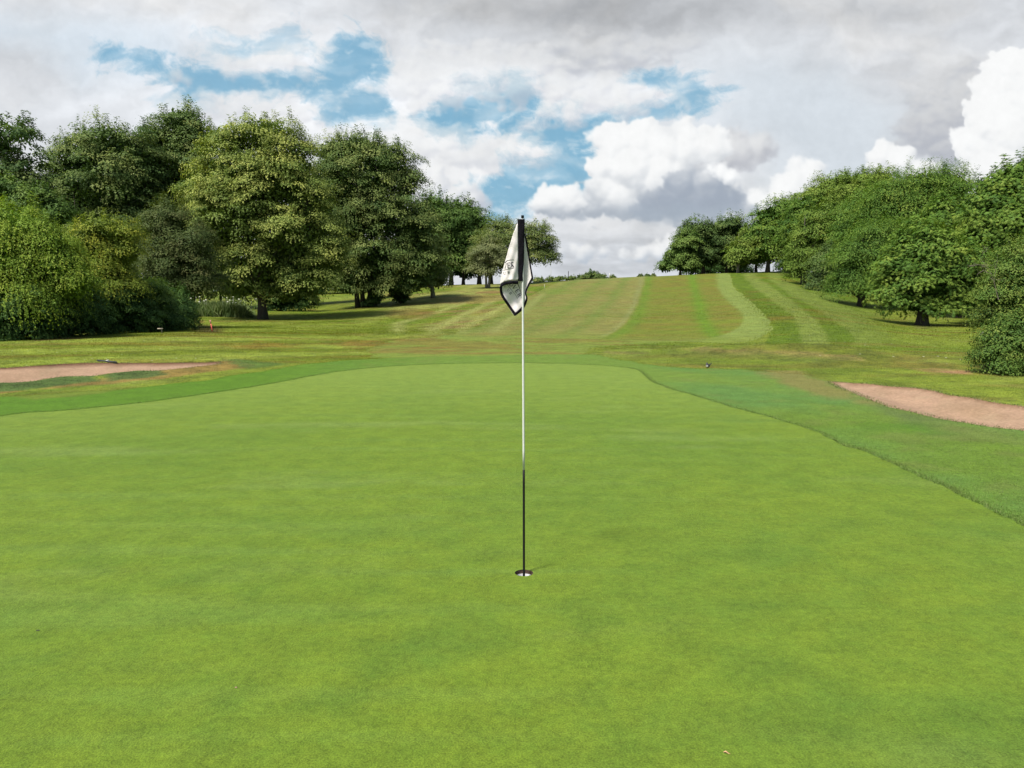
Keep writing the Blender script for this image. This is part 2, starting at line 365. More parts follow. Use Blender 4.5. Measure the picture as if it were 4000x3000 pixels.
def outline(pix, extra=(), sub=4):
    w = hit([p[0] for p in pix], [p[1] for p in pix])[:, :2]
    w = smooth_poly(w, sub, False)
    return np.concatenate([w, np.asarray(extra, float).reshape(-1, 2)]) if len(extra) else w
GREEN = outline([(-500,1735),(0,1626),(300,1600),(600,1568),(900,1525),(1100,1492),(1300,1455),(1500,1433),(1700,1423),(1900,1419),(2100,1419),(2300,1425),(2430,1435),(2490,1446),(2518,1466),(2545,1492),(2620,1520),(2720,1548),(2850,1588),(3000,1628),(3163,1677),(3233,1710),(3304,1742),(3347,1753),(3450,1794),(3597,1862),(3705,1911),(3814,1965),(3922,2019),(4000,2057),(4400,2300)],
    [(3.6,2.2),(3.2,0),(2.5,-3),(0,-5.5),(-5,-6),(-11,-3),(-15,3)])
APRON = outline([(-900,1590),(-300,1560),(0,1552),(300,1530),(560,1512),(800,1484),(1000,1455),(1150,1428),(1300,1411),(1500,1399),(1700,1392),(1900,1389),(2100,1386),(2250,1384),(2333,1386),(2408,1403),(2517,1419),(2607,1433),(2698,1440),(2806,1440),(2915,1444),(3060,1456),(3150,1466),(3239,1492),(3347,1539),(3412,1566),(3477,1588),(3597,1618),(3760,1650),(3868,1667),(4000,1682),(4400,1745)],
    [(12.5,5),(12,0),(8,-8),(0,-11),(-10,-12),(-20,-6),(-23,4)])
BUNK_L = outline([(-500,1452),(-200,1443),(0,1438),(120,1430),(271,1420),(380,1417),(500,1418),(651,1417),(814,1415),(862,1411),(856,1424),(790,1434),(732,1440),(680,1445),(613,1452),(540,1452),(461,1459),(412,1464),(380,1471),(300,1474),(244,1475),(190,1482),(108,1496),(0,1500),(-250,1508),(-500,1500)])
BUNK_R = outline([(3239,1490),(3325,1496),(3400,1500),(3488,1510),(3570,1515),(3651,1528),(3705,1542),(3787,1553),(3895,1574),(4000,1588),(4300,1640),(4600,1720),(4400,1748),(4000,1682),(3868,1667),(3760,1650),(3597,1618),(3477,1588),(3412,1566),(3347,1539),(3271,1512)])
FAIR = outline([(2200,1420),(2290,1380),(2311,1370),(2336,1361),(2445,1348),(2625,1339),(2716,1337),(2824,1342),(2915,1337),(2969,1318),(3009,1296),(3014,1274),(2998,1245),(2951,1198),(2897,1148),(2864,1115),(2859,1090)],
    [(31,112),(35,150),(8,150),(9.5,118)])
FL = outline([(2190,1100),(2120,1130),(2000,1190),(1900,1255),(1780,1300),(1560,1325),(1470,1350),(1430,1375),(1450,1392),(1500,1402),(1700,1400)], (), 3)
FAIR = np.concatenate([FAIR, FL])
HOLE = hit([2046.8], [2237.5])[0]; HR = .054
# ---- one polar sheet round the camera's foot
th = np.concatenate([np.radians(np.arange(-44, 44.01, .2)), np.radians(np.array(list(np.linspace(45, 180, 46))+[-a for a in np.linspace(45, 178, 45)]))])
th = np.sort(np.unique(np.round(th, 7))); rr = .5*np.exp(np.arange(0, math.log(1400/.5), .0135))
nt_, nr_ = len(th), len(rr)
TH, RR = np.meshgrid(th, rr); gx = (RR*np.sin(TH)).ravel(); gy = (RR*np.cos(TH)).ravel()
idx = np.arange(nt_*nr_).reshape(nr_, nt_); nxt = np.roll(idx, -1, 1)
a, b, c, d = idx[:-1].ravel(), nxt[:-1].ravel(), nxt[1:].ravel(), idx[1:].ravel()
TRI = np.concatenate([np.stack([a, b, c], 1), np.stack([a, c, d], 1)])
nV = len(gx); gx = np.append(gx, 0.); gy = np.append(gy, 0.)
TRI = np.concatenate([TRI, np.stack([nxt[0], idx[0], np.full(nt_, nV)], 1)])

XY = np.stack([gx, gy], 1)
def field(XY, P, amp=0., sc=1., s=0):
    lo = P.min(0)-6; hi = P.max(0)+6; out = np.full(len(XY), -9.)
    m = ((XY > lo) & (XY < hi)).all(1); q = poly_sd(XY[m, 0], XY[m, 1], P)
    if amp: q = q+fbm(XY[m, 0]*sc, XY[m, 1]*sc, 4, s)*amp
    out[m] = q; return out
SDF = [lambda q: field(q, GREEN, .05, 2.5, 301), lambda q: field(q, APRON, .25, 1.2, 302), lambda q: field(q, BUNK_L, .07, 2.2, 303), lambda q: field(q, BUNK_R, .10, 2.2, 304), lambda q: field(q, FAIR, .3, .6, 305)]
FV = np.stack([f(XY) for f in SDF], 1); SIDE = np.zeros((len(TRI), len(SDF)), bool)
for k in range(len(SDF)):
    f = FV[:, k]; f = np.where(np.abs(f) < 1e-5, 1e-5, f); P = f[TRI] > 0; n = P.sum(1)
    SIDE[n == 3, k] = True; mix = (n == 1) | (n == 2)
    T = TRI[mix]; Pm = P[mix]; nm = n[mix]; lone = np.where(nm == 1, np.argmax(Pm, 1), np.argmin(Pm, 1))
    i = np.arange(len(T)); A0 = T[i, lone]; B0 = T[i, (lone+1) % 3]; C0 = T[i, (lone+2) % 3]
    E = np.concatenate([np.stack([A0, B0], 1), np.stack([A0, C0], 1)]); Es = np.sort(E, 1)
    U, inv = np.unique(Es, axis=0, return_inverse=True); inv = inv.ravel()
    t = (f[U[:, 0]]/(f[U[:, 0]]-f[U[:, 1]]))[:, None]
    newXY = XY[U[:, 0]]*(1-t)+XY[U[:, 1]]*t; newF = FV[U[:, 0]]*(1-t)+FV[U[:, 1]]*t; newF[:, k] = 0
    base = len(XY); XY = np.concatenate([XY, newXY]); FV = np.concatenate([FV, newF])
    M1 = base+inv[:len(T)]; M2 = base+inv[len(T):]
    Sm = SIDE[mix]; S1 = Sm.copy(); S1[:, k] = nm == 1; S2 = Sm.copy(); S2[:, k] = nm == 2
    TRI = np.concatenate([TRI[~mix], np.stack([A0, M1, M2], 1), np.stack([M1, B0, C0], 1), np.stack([M1, C0, M2], 1)])
    SIDE = np.concatenate([SIDE[~mix], S1, S2, S2])
# ---- the cup: open a small patch of the green and rebuild it round a true circle
cen = XY[TRI].mean(1); dd = np.hypot(cen[:, 0]-HOLE[0], cen[:, 1]-HOLE[1]); kill = dd < .19
ed = {}
for t in TRI[kill]:
    for i in range(3):
        e = (int(t[i]), int(t[(i+1) % 3])); r_ = (e[1], e[0])
        if r_ in ed: del ed[r_]
        else: ed[e] = 1
nx_e = {e[0]: e[1] for e in ed}; v0 = next(iter(nx_e)); bv = [v0]
while nx_e[bv[-1]] != v0: bv.append(nx_e[bv[-1]])
nb = len(bv)
nb = 96; even = (np.arange(nb)+.5)/nb*2*math.pi
TRI = TRI[~kill]; SIDE = SIDE[~kill]; loop_ = XY[bv]; nl = len(bv)
newp = np.concatenate([np.stack([HOLE[0]+r_*np.cos(even[::q]), HOLE[1]+r_*np.sin(even[::q])], 1) for r_, q in ((HR, 1), (.07, 3), (.10, 4), (.13, 4))])
allp = [Vector(p) for p in loop_]+[Vector(p) for p in newp]
_v, _e, _f, _ov, *_ = delaunay_2d_cdt(allp, [(i, (i+1) % nl) for i in range(nl)]+[(nl+i, nl+(i+1) % nb) for i in range(nb)], [], 0, 1e-7)
base = len(XY); XY = np.concatenate([XY, newp]); FV = np.concatenate([FV, np.tile([2., 3, -9, -9, -9], (len(newp), 1))]); RING = base+np.arange(nb)
gid = {}
for q, orig in enumerate(_ov):
    for o_ in orig: gid[q] = bv[o_] if o_ < nl else base+o_-nl
ringT = []
for f_ in _f:
    if any(q not in gid for q in f_): continue
    cx_ = sum(_v[q][0] for q in f_)/3; cy_ = sum(_v[q][1] for q in f_)/3
    if math.hypot(cx_-HOLE[0], cy_-HOLE[1]) < HR or poly_sd(np.array([cx_]), np.array([cy_]), loop_)[0] <= 0: continue
    t_ = [gid[q] for q in f_]; A_, B_, C_ = XY[t_]
    if (B_[0]-A_[0])*(C_[1]-A_[1])-(B_[1]-A_[1])*(C_[0]-A_[0]) < 0: t_ = t_[::-1]
    ringT.append(tuple(t_))
TRI = np.concatenate([TRI, np.array(ringT)]); s_ = np.zeros((len(ringT), 5), bool); s_[:, :2] = True; SIDE = np.concatenate([SIDE, s_])
def height(x, y, bl=None, br=None):
    z = height0(x, y); q = np.stack([np.ravel(x), np.ravel(y)], 1)
    if bl is None: bl = SDF[2](q).reshape(z.shape); br = SDF[3](q).reshape(z.shape)
    z = z-ss(0, .12, bl)*.05-ss(0, 1.1, bl)*.16-ss(0, .12, br)*.04-ss(0, 1.0, br)*.14
    # turf swells up a little round the sand
    z = z+.05*np.exp(-(np.abs(np.minimum(bl, 0)+.35)/.35)**2)*(bl < 0)*1.0
    return z
Z = height(XY[:, 0], XY[:, 1], FV[:, 2], FV[:, 3])
Z[RING] = HOLE[2]
lone = np.hypot(XY[:, 0]-HOLE[0], XY[:, 1]-HOLE[1]) < .6; Z[lone] = HOLE[2]
V3 = np.concatenate([XY, Z[:, None]], 1)
# ---------------------------------------------------------------- grass colours (albedo of the sward)
KLUM = 2.85
def alb(r, g, b): return lin([r, g, b])/KLUM
X_, Y_ = XY[:, 0], XY[:, 1]; PXg, PYg = proj(X_, Y_, Z); Rg = np.hypot(X_, Y_)
def mixa(c, col, m): return c*(1-m[:, None])+np.asarray(col)*m[:, None]
n1 = fbm(X_/2.2, Y_/2.2, 5, 401); n2 = fbm(X_/.6, Y_/.6, 4, 402); n3 = fbm(X_/7, Y_/7, 4, 403); n4 = fbm(X_/.18, Y_/.18, 3, 404); n5 = fbm(X_/16, Y_/16, 4, 405)
nx_ = fbm(X_/5, Y_/1.3, 5, 406)
# rough
rough = np.tile(alb(150,166,54), (len(XY), 1))
rough = mixa(rough, alb(126,150,34), ss(-.1, .45, n3+.4*n1)); rough = mixa(rough, alb(168,178,84), ss(.1, .5, n1-.3*n3)*.6)
rough = mixa(rough, alb(150,124,62), ss(.12, .42, nx_+.5*n5)*.6)
# apron
apron = np.tile(alb(138,172,66), (len(XY), 1)); apron = mixa(apron, alb(126,168,68), ss(-.2, .4, n1)); apron = mixa(apron, alb(112,164,88), ss(2350, 2900, PXg)*ss(-.5, .3, n1)*.5); apron = mixa(apron, alb(126,162,46), ss(.05, .5, n3+.3*n2)*.7)
apron = mixa(apron, alb(136,170,66), ss(1300, 1700, PXg)*ss(2700, 2350, PXg)*.7)
apron = mixa(apron, alb(152,152,92), ss(.15, .5, n2+.4*n3)*.28)
# green
gr = np.tile(alb(138,168,52), (len(XY), 1)); gr = mixa(gr, alb(124,159,52), ss(-.2, .35, n1)*.65); gr = mixa(gr, alb(145,171,46), ss(.0, .5, n3-.3*n1)*.4)
gr = mixa(gr, alb(146,180,80), ss(.05, .45, fbm(X_/5, Y_/.28, 5, 414))*.35); gr = mixa(gr, alb(118,156,56), ss(.1, .5, fbm(X_/4+9, Y_/.4, 5, 415))*.35)
gr = mixa(gr, alb(160,184,98), ss(.12, .5, fbm(X_/3, Y_/.9, 5, 411))*.4); gr = mixa(gr, alb(106,148,56), ss(.12, .55, fbm(X_/1.1, Y_/.8, 5, 412)+.3*n3)*.3)
gr = mixa(gr, alb(164,190,84), ss(8, 16, Rg)*.6)  # paler with distance from the camera's foot
gr = mixa(gr, alb(92,138,52), ss(.0, .55, fbm(X_/.5, Y_/.5, 5, 413))*ss(7, 3.0, Rg)*.28)  # darker mottling close to the camera
# fairway
fw = np.tile(alb(164,162,84), (len(XY), 1)); fw = mixa(fw, alb(144,164,66), ss(-.1, .4, n3)*.6); fw = mixa(fw, alb(172,144,84), ss(.0, .4, nx_)*.6)
def line(pts, Yv):
    """pixel polyline (py, px) -> px at the given py"""
    p = np.array(sorted(pts)); return np.interp(Yv, p[:, 0], p[:, 1])
PYc = PYg+fbm(X_/3, Y_/3, 3, 420)*3
b1 = line([(1085,2520),(1140,2503),(1187,2490),(1224,2470),(1267,2437),(1300,2394),(1335,2320)], PYc)
gc = line([(1080,2702),(1097,2705),(1151,2720),(1195,2732),(1249,2747),(1281,2767),(1318,2795),(1340,2815)], PYc)
b3 = line([(1083,2798),(1122,2802),(1155,2822),(1191,2858),(1220,2893),(1250,2905),(1275,2890),(1300,2850),(1320,2780),(1332,2600),(1345,2500)], PYc)
wd = line([(1080,10),(1335,26)], PYc); jit = fbm(X_/4, Y_/10, 4, 421)*10
m_ol = ss(-4, 8, PXg+jit*.4-b1)*ss(1345, 1310, PYc)
fw = mixa(fw, mixa(np.tile(alb(150,143,54), (len(XY), 1)), alb(140,156,46), ss(-.25, .3, nx_+.3*n3)), m_ol*.93)
fw = mixa(fw, alb(116,164,34), m_ol*np.exp(-((PXg-b1-wd*1.3+jit)/(wd*1.5))**2)*.6)
fw = mixa(fw, alb(112,168,26), m_ol*np.exp(-((PXg-gc+jit*.8)/(wd*1.5))**2)*.65)
fw = mixa(fw, alb(162,182,90), m_ol*ss(-6, 8, PXg+jit*.5-b3)*.85)
fw = mixa(fw, alb(170,176,108), np.exp(-((PXg-b1+12+jit*.3)/9.)**2)*.6*(PYc < 1320))
for o_, w_, s_ in ((-70, 16, .4), (-150, 20, .35), (-250, 26, .4), (-340, 24, .3)):
    k_ = 1+(PYc-1085)/160.; fw = mixa(fw, alb(112,158,50), np.exp(-((PXg-b1-o_*k_+jit*1.5)/(w_*k_))**2)*s_*(PYc < 1330))
lowf = ss(1285, 1335, PYc); fw = mixa(fw, mixa(mixa(np.tile(alb(150,176,66), (len(XY), 1)), alb(154,134,58), ss(.0, .4, nx_+.2*n2)), alb(128,152,34), ss(.1, .4, fbm(X_/9+4, Y_/1.4, 5, 436))), lowf*.7*(1-.75*m_ol))
# mown bands of the rough on the right of the fairway
fb = line([(1080,2850),(1115,2864),(1148,2897),(1198,2951),(1245,2998),(1274,3014),(1300,3012),(1340,2990)], PYc)
rm = ss(-8, 6, PXg-fb)*ss(1362, 1335, PYc)*(PYc > 1040)*ss(3560, 3300, PXg)
def cr(pts): return [(312+b/1.106, 2000+a/1.106) for a, b in pts]
rough = mixa(rough, mixa(np.tile(alb(106,136,16), (len(XY), 1)), alb(138,126,40), ss(0, .5, n3+.5*nx_)), rm*.85)
wob = fbm(X_/6, Y_/9, 4, 430)*16
for L_, R_, s_ in ((cr([(1000,848),(1050,900),(1130,960),(1210,1020),(1240,1080),(1245,1130)]), cr([(1060,848),(1130,900),(1230,970),(1320,1040),(1365,1110),(1372,1160)]), .6),
                   (cr([(1105,860),(1200,930),(1330,1000),(1450,1080),(1480,1130)]), cr([(1170,860),(1260,905),(1400,960),(1560,1030),(1640,1100)]), .5), (cr([(1300,920),(1500,1000),(1680,1090),(1700,1140)]), cr([(1360,925),(1560,990),(1800,1080),(1860,1150)]), .35)):
    l_ = line(L_, PYc); r_ = line(R_, PYc); rough = mixa(rough, alb(162,176,84), ss(-7, 9, PXg+wob-l_)*ss(-7, 9, r_-PXg-wob)*rm*s_)
for pts_, w_ in (([(1290,1690),(1240,1790),(1190,1900),(1150,1975)], 16), ([(1290,1800),(1240,1890),(1200,1960),(1160,2040)], 12), ([(1262,1560),(1225,1700),(1185,1800),(1160,1850)], 14), ([(1300,1920),(1250,1990),(1200,2060),(1150,2120)], 12)):
    l_ = line(pts_, PYg); m_ = np.exp(-((PXg-l_+jit*1.2)/(w_*(1+(PYg-1150)/140.)))**2)*ss(pts_[-1][0]-14, pts_[-1][0]+6, PYg)*ss(1312, 1285, PYg)
    lineset = lineset+[m_] if 'lineset' in dir() else [m_]
# stripes of the left-hand rough and hill foot
lm = ss(2250, 2050, PXg)*ss(1440, 1400, PYg)*(PYg > 1090)
st = np.sin((PXg*.55+PYg*2.1)/38.+fbm(X_/10, Y_/10, 3, 431)*2.2); lh = lm*ss(1330, 1290, PYg)*ss(1350, 1600, PXg)
rough = mixa(rough, alb(178,180,96), lh*ss(.0, .8, st)*.8); rough = mixa(rough, alb(122,148,34), lh*ss(.0, .8, -st)*.7)
rough = mixa(rough, alb(168,136,84), lh*ss(.08, .35, fbm(X_/6, Y_/3, 4, 432))*.7)
st2 = np.sin(PYg/6.2+PXg/420.+fbm(X_/9, Y_/9, 3, 433)*3.); ll = lm*(PYg > 1285)
rough = mixa(rough, alb(172,188,72), ll*ss(-.1, .6, st2)*.65); rough = mixa(rough, alb(126,142,24), ll*ss(-.1, .6, -st2)*.75); rough = mixa(rough, alb(150,122,44), ll*ss(.04, .34, fbm(X_/7, Y_/1.6, 5, 434))*.5)
def patch(pix, soft=.4, nz=.5, seed=440):
    P = hit([p[0] for p in pix], [p[1] for p in pix])[:, :2]; q = field(XY, P); s = P.ptp(0).min() if hasattr(P, 'ptp') else (P.max(0)-P.min(0)).min()
    return ss(-soft, soft, q+fbm(X_/.7, Y_/.7, 5, seed)*nz)
for m_ in lineset: rough = mixa(rough, alb(190,194,108), m_*.85); fw = mixa(fw, alb(184,188,108), m_*.7)
for pix, col, s in [([(1500,1212),(1640,1206),(1720,1222),(1650,1246),(1530,1246)], alb(146,116,56), .55), ([(1690,1165),(1880,1152),(2040,1148),(2000,1172),(1850,1186),(1720,1186)], alb(184,158,92), .7), ([(900,1345),(1060,1336),(1200,1348),(1080,1360),(920,1360)], alb(156,124,44), .7), ([(1320,1345),(1420,1332),(1500,1345),(1420,1362)], alb(164,124,56), .7), ([(1500,1325),(1700,1320),(2000,1345),(2050,1368),(1700,1360)], alb(160,128,62), .65)]:
    m_ = patch(pix, .6, 1.6, 447)*s; rough = mixa(rough, col, m_); fw = mixa(fw, col, m_*.8)
# dry scrapes on the right
for pix, col, s in [([(2335,1368),(2420,1372),(2540,1378),(2400,1384)], alb(186,160,104), .75), ([(2620,1363),(2730,1362),(2880,1364),(3040,1370),(3200,1379),(3390,1396),(3410,1409),(3280,1407),(3080,1391),(2900,1381),(2700,1374)], alb(200,164,108), 1.),
    ([(2600,1366),(2800,1368),(3100,1384),(3350,1402),(3200,1420),(2900,1400),(2600,1385)], alb(128,132,66), .55),
    ([(3560,1438),(3660,1434),(3770,1446),(3770,1460),(3660,1458)], alb(186,152,96), .75), ([(3700,1450),(3780,1450),(3775,1462),(3690,1460)], alb(196,150,112), .8), ([(3860,1456),(3960,1458),(3930,1470),(3870,1468)], alb(170,130,70), .6)]:
    rough = mixa(rough, col, patch(pix, .15, .45, 441)*s)
rough = mixa(rough, alb(116,138,34), patch([(2316,1370),(2445,1350),(2700,1340),(2915,1340),(3300,1350),(3500,1420),(3250,1480),(2915,1440),(2517,1416),(2345,1384)], .25, .4, 446)*.45)
DRYR = [([(2960,1448),(3120,1452),(3230,1480),(3300,1515),(3400,1560),(3430,1580),(3330,1575),(3180,1540),(3050,1490)], alb(172,152,92), .7), ([(3400,1570),(3600,1620),(3800,1665),(4000,1690),(4000,1740),(3750,1720),(3560,1670),(3430,1610)], alb(136,146,82), .5), ([(3450,1590),(3650,1640),(3600,1665),(3450,1620)], alb(104,130,76), .5)]
for pix, col, s in DRYR: m = patch(pix, .25, .5, 442)*s; apron = mixa(apron, col, m); rough = mixa(rough, col, m)
apron = mixa(apron, alb(92,150,30), patch([(3420,1650),(3620,1660),(3650,1690),(3450,1680)], .4, .6, 443)*.6)
# round the left bunker: coarse blue-green tufts, burnt grass
apron = mixa(apron, alb(106,156,32), ss(1750, 900, PXg)*.85)
for pix, col, s in [([(-300,1560),(0,1540),(250,1512),(420,1500),(640,1480),(820,1452),(1000,1436),(950,1418),(880,1408),(850,1416),(700,1440),(600,1460),(380,1485),(150,1520),(-100,1535)], alb(176,140,78), .85), ([(0,1548),(200,1530),(420,1512),(560,1508),(420,1535),(150,1560)], alb(150,158,62), .6),
    ([(-300,1515),(0,1500),(110,1497),(244,1477),(380,1474),(380,1488),(200,1510),(60,1530),(-300,1545)], alb(94,122,62), .9), ([(382,1474),(470,1459),(600,1450),(655,1464),(540,1478),(430,1488)], alb(94,122,62), .9),
    ([(800,1420),(850,1414),(870,1424),(840,1432)], alb(86,112,62), .9), ([(860,1408),(1000,1412),(1130,1422),(960,1445),(900,1425)], alb(96,134,60), .75), ([(730,1436),(760,1432),(770,1440),(740,1446)], alb(100,110,60), .8)]:
    m = patch(pix, .10, .28, 444)*s; apron = mixa(apron, col, m); rough = mixa(rough, col, m)
# soil under the hedge and stake
for pix, col, s in [([(120,1322),(330,1312),(330,1324),(120,1334)], alb(120,84,56), .8), ([(755,1250),(800,1252),(800,1262),(755,1262)], alb(160,116,70), .7), ([(745,1275),(800,1268),(870,1285),(860,1300),(760,1296)], alb(104,84,50), .8), ([(3570,1262),(3640,1268),(3630,1285),(3570,1282)], alb(120,112,66), .6), ([(1000,1240),(1060,1240),(1060,1252),(1000,1252)], alb(130,108,66), .6), ([(1860,1138),(1990,1136),(1990,1146),(1860,1148)], alb(168,126,80), .7)]:
    rough = mixa(rough, col, patch(pix, .3, .4, 445)*s)
# sand
sand = np.tile(alb(220,184,152), (len(XY), 1)); sand = mixa(sand, alb(196,166,130), ss(-.1, .5, n1+.5*n2)*.6); sand = mixa(sand, alb(224,198,162), ss(.1, .5, n2)*.4)
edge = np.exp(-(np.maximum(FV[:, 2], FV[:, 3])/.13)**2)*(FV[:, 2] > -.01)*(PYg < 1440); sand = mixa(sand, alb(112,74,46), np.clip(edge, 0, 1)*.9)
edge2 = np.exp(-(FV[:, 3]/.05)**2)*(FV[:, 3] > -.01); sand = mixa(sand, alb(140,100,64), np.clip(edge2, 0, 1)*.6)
# ---------------------------------------------------------------- materials of the ground
def ground_mat(name, fine, amp, bump, streak=.12, rough_=.85, flecks=False, sheen=.10, hue=(.80, .90, .92)):
    m, nt, b, out = new_mat(name)
    at_ = nt.nodes.new('ShaderNodeAttribute'); at_.attribute_name = 'albedo'
    tc = nt.nodes.new('ShaderNodeTexCoord'); v = tc.outputs['Object']
    n_a = noise_node(nt, v, fine, 2., .7); n_b = noise_node(nt, v, fine*.22, 4., .65); n_c = noise_node(nt, v, fine*.035, 6., .6)
    k = math_node(nt, 'ADD', maprange(nt, n_a.outputs['Fac'], .33, .67, 1-amp, 1+amp), maprange(nt, n_b.outputs['Fac'], .33, .67, -amp*.6, amp*.6))
    k = math_node(nt, 'ADD', k, maprange(nt, n_c.outputs['Fac'], .36, .64, -streak, streak))
    sc = nt.nodes.new('ShaderNodeVectorMath'); sc.operation = 'SCALE'; nt.links.new(at_.outputs['Color'], sc.inputs[0]); nt.links.new(k, sc.inputs['Scale'])
    col = sc.outputs[0]
    # blades lean to straw or to blue-green
    n_d = noise_node(nt, v, fine*.6, 3., .7)
    w = maprange(nt, n_d.outputs['Fac'], .55, .8, 0., .5)
    yel = nt.nodes.new('ShaderNodeVectorMath'); yel.operation = 'MULTIPLY'; nt.links.new(col, yel.inputs[0]); yel.inputs[1].default_value = (1.35, 1.15, 1.3)
    col = mixcol(nt, w, col, yel.outputs[0])
    n_e = noise_node(nt, v, fine*.05, 8., .72); w2 = maprange(nt, n_e.outputs['Fac'], .42, .66, 0., .75)
    blu = nt.nodes.new('ShaderNodeVectorMath'); blu.operation = 'MULTIPLY'; nt.links.new(col, blu.inputs[0]); blu.inputs[1].default_value = hue
    col = mixcol(nt, w2, col, blu.outputs[0])
    b.inputs['Sheen Weight'].default_value = sheen; b.inputs['Sheen Roughness'].default_value = .45; b.inputs['Sheen Tint'].default_value = (.50, .70, .15, 1)
    if flecks:
        vo = nt.nodes.new('ShaderNodeTexVoronoi'); vo.inputs['Scale'].default_value = 2.6; nt.links.new(v, vo.inputs['Vector'])
        f1 = maprange(nt, vo.outputs['Distance'], .045, .075, 1., 0.); nn = noise_node(nt, v, .12, 2.)
        f2 = maprange(nt, nn.outputs['Fac'], .5, .6, 0., 1.); f = math_node(nt, 'MULTIPLY', f1, f2); col = mixcol(nt, f, col, (.5, .5, .42))
    nt.links.new(col, b.inputs['Base Color']); b.inputs['Roughness'].default_value = rough_; b.inputs['Specular IOR Level'].default_value = .12
    bp = nt.nodes.new('ShaderNodeBump'); bp.inputs['Strength'].default_value = bump; bp.inputs['Distance'].default_value = .012
    h = math_node(nt, 'ADD', n_a.outputs['Fac'], n_b.outputs['Fac']); nt.links.new(h, bp.inputs['Height']); nt.links.new(bp.outputs[0], b.inputs['Normal'])
    return m
M_green = ground_mat('putting_turf', 120., .30, .55, .11, sheen=.18)
M_apron = ground_mat('apron_turf', 80., .34, .8, .12, hue=(.90, .94, .95))
M_rough = ground_mat('rough_turf', 34., .48, 1., .30, flecks=True)
M_fair = ground_mat('fairway_turf', 36., .36, .7, .17)
M_sand = ground_mat('bunker_sand', 22., .12, 1., .08, .95, sheen=0., hue=(.93, .9, .88))
def emit_zone(name, mask, colour, mat, label):
    T = TRI[mask]; u, inv = np.unique(T, return_inverse=True)
    me = np_mesh(name, V3[u], inv.reshape(-1, 3), True, None, {'albedo': colour[u]})
    o = link(name, me, mat); tag(o, label, None, None, 'structure'); return o
isBL = SIDE[:, 2]; isBR = SIDE[:, 3]; isG = SIDE[:, 0] & ~isBL & ~isBR; isA = SIDE[:, 1] & ~isG & ~isBL & ~isBR
isF = SIDE[:, 4] & ~isG & ~isA & ~isBL & ~isBR; isR = ~(isG | isA | isBL | isBR | isF)
emit_zone('putting_green', isG, gr, M_green, 'closely mown putting green round the flagstick')
emit_zone('apron', isA, apron, M_apron, 'darker collar of longer grass round the putting green')
emit_zone('fairway', isF, fw, M_fair, 'striped fairway climbing the hill')
emit_zone('ground', isR, rough, M_rough, 'mown rough either side of the fairway')
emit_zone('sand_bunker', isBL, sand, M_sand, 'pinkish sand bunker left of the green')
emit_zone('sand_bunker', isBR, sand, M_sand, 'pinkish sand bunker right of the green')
# ================================================================ sky, sun, camera
SUN_AZ, SUN_EL = math.radians(228.), math.radians(60.)       # azimuth from +Y clockwise: high, a little behind the camera to the left
def build_sky():
    step = 4.
    def ext(core0, core1, lim, ratio=1.18, s0=step):
        L = [core1]; s = s0
        while L[-1] < lim: s *= ratio; L.append(L[-1]+s)
        return L[1:]
    cx = list(np.arange(-260, 4260.1, step)); cy = list(np.arange(-200, 1180.1, step))
    xs = [4000-v for v in ext(0, 4260, 13500)][::-1]+cx+ext(0, 4260, 13500)
    ys = [980-v for v in ext(0, 1180, 1900)][::-1]+cy+[1200, 1240, 1300, 1400]
    xs = np.array(xs, float); ys = np.array(ys, float); PXs, PYs = np.meshgrid(xs, ys)
    rgb = lin(sky_rgb(PXs, PYs))
    a = (PXs-2000)/FPX; b = -(PYs-1500)/FPX
    D = np.stack([a, cp+b*sp, -sp+b*cp], -1); D /= np.linalg.norm(D, axis=-1, keepdims=True)
    V = (D*2600+np.array([0, 0, CAMH])).reshape(-1, 3); ny, nx = PXs.shape
    i = np.arange(nx*ny).reshape(ny, nx); F = np.stack([i[:-1, :-1].ravel(), i[:-1, 1:].ravel(), i[1:, 1:].ravel(), i[1:, :-1].ravel()], 1)
    me = np_mesh('sky', V, F, True, None, {'sky_colour': rgb.reshape(-1, 3)})
    m, nt, bs, out = new_mat('cloudy_sky'); nt.nodes.remove(bs)
    at_ = nt.nodes.new('ShaderNodeAttribute'); at_.attribute_name = 'sky_colour'
    tc = nt.nodes.new('ShaderNodeTexCoord'); n = noise_node(nt, tc.outputs['Object'], .02, 6., .6)
    k = maprange(nt, n.outputs['Fac'], .3, .7, .975, 1.025)
    sc = nt.nodes.new('ShaderNodeVectorMath'); sc.operation = 'SCALE'; nt.links.new(at_.outputs['Color'], sc.inputs[0]); nt.links.new(k, sc.inputs['Scale'])
    e = nt.nodes.new('ShaderNodeEmission'); nt.links.new(sc.outputs[0], e.inputs['Color']); e.inputs['Strength'].default_value = 1/2**EXPO
    nt.links.new(e.outputs[0], out.inputs['Surface'])
    tag(link('sky', me, m), 'broken cloud with blue gaps and white cumulus over the hill', None, None, 'structure')
build_sky()
w = bpy.data.worlds.new('World'); scene.world = w; w.use_nodes = True
nt = w.node_tree; bg = nt.nodes['Background']; sk = nt.nodes.new('ShaderNodeTexSky'); sk.sky_type = 'NISHITA'; sk.sun_disc = False
sk.sun_elevation = SUN_EL; sk.sun_rotation = SUN_AZ; sk.dust_density = 2.5
nt.links.new(sk.outputs[0], bg.inputs['Color']); bg.inputs['Strength'].default_value = .075
sd = bpy.data.lights.new('sun', 'SUN'); sd.energy = SUN_E; sd.angle = math.radians(11.); sd.color = (1., .955, .88)
so = bpy.data.objects.new('sun', sd); COL.objects.link(so)
sdir = Vector((math.sin(SUN_AZ)*math.cos(SUN_EL), math.cos(SUN_AZ)*math.cos(SUN_EL), math.sin(SUN_EL)))
so.rotation_euler = sdir.to_track_quat('Z', 'Y').to_euler(); so.location = (-20, -40, 60)
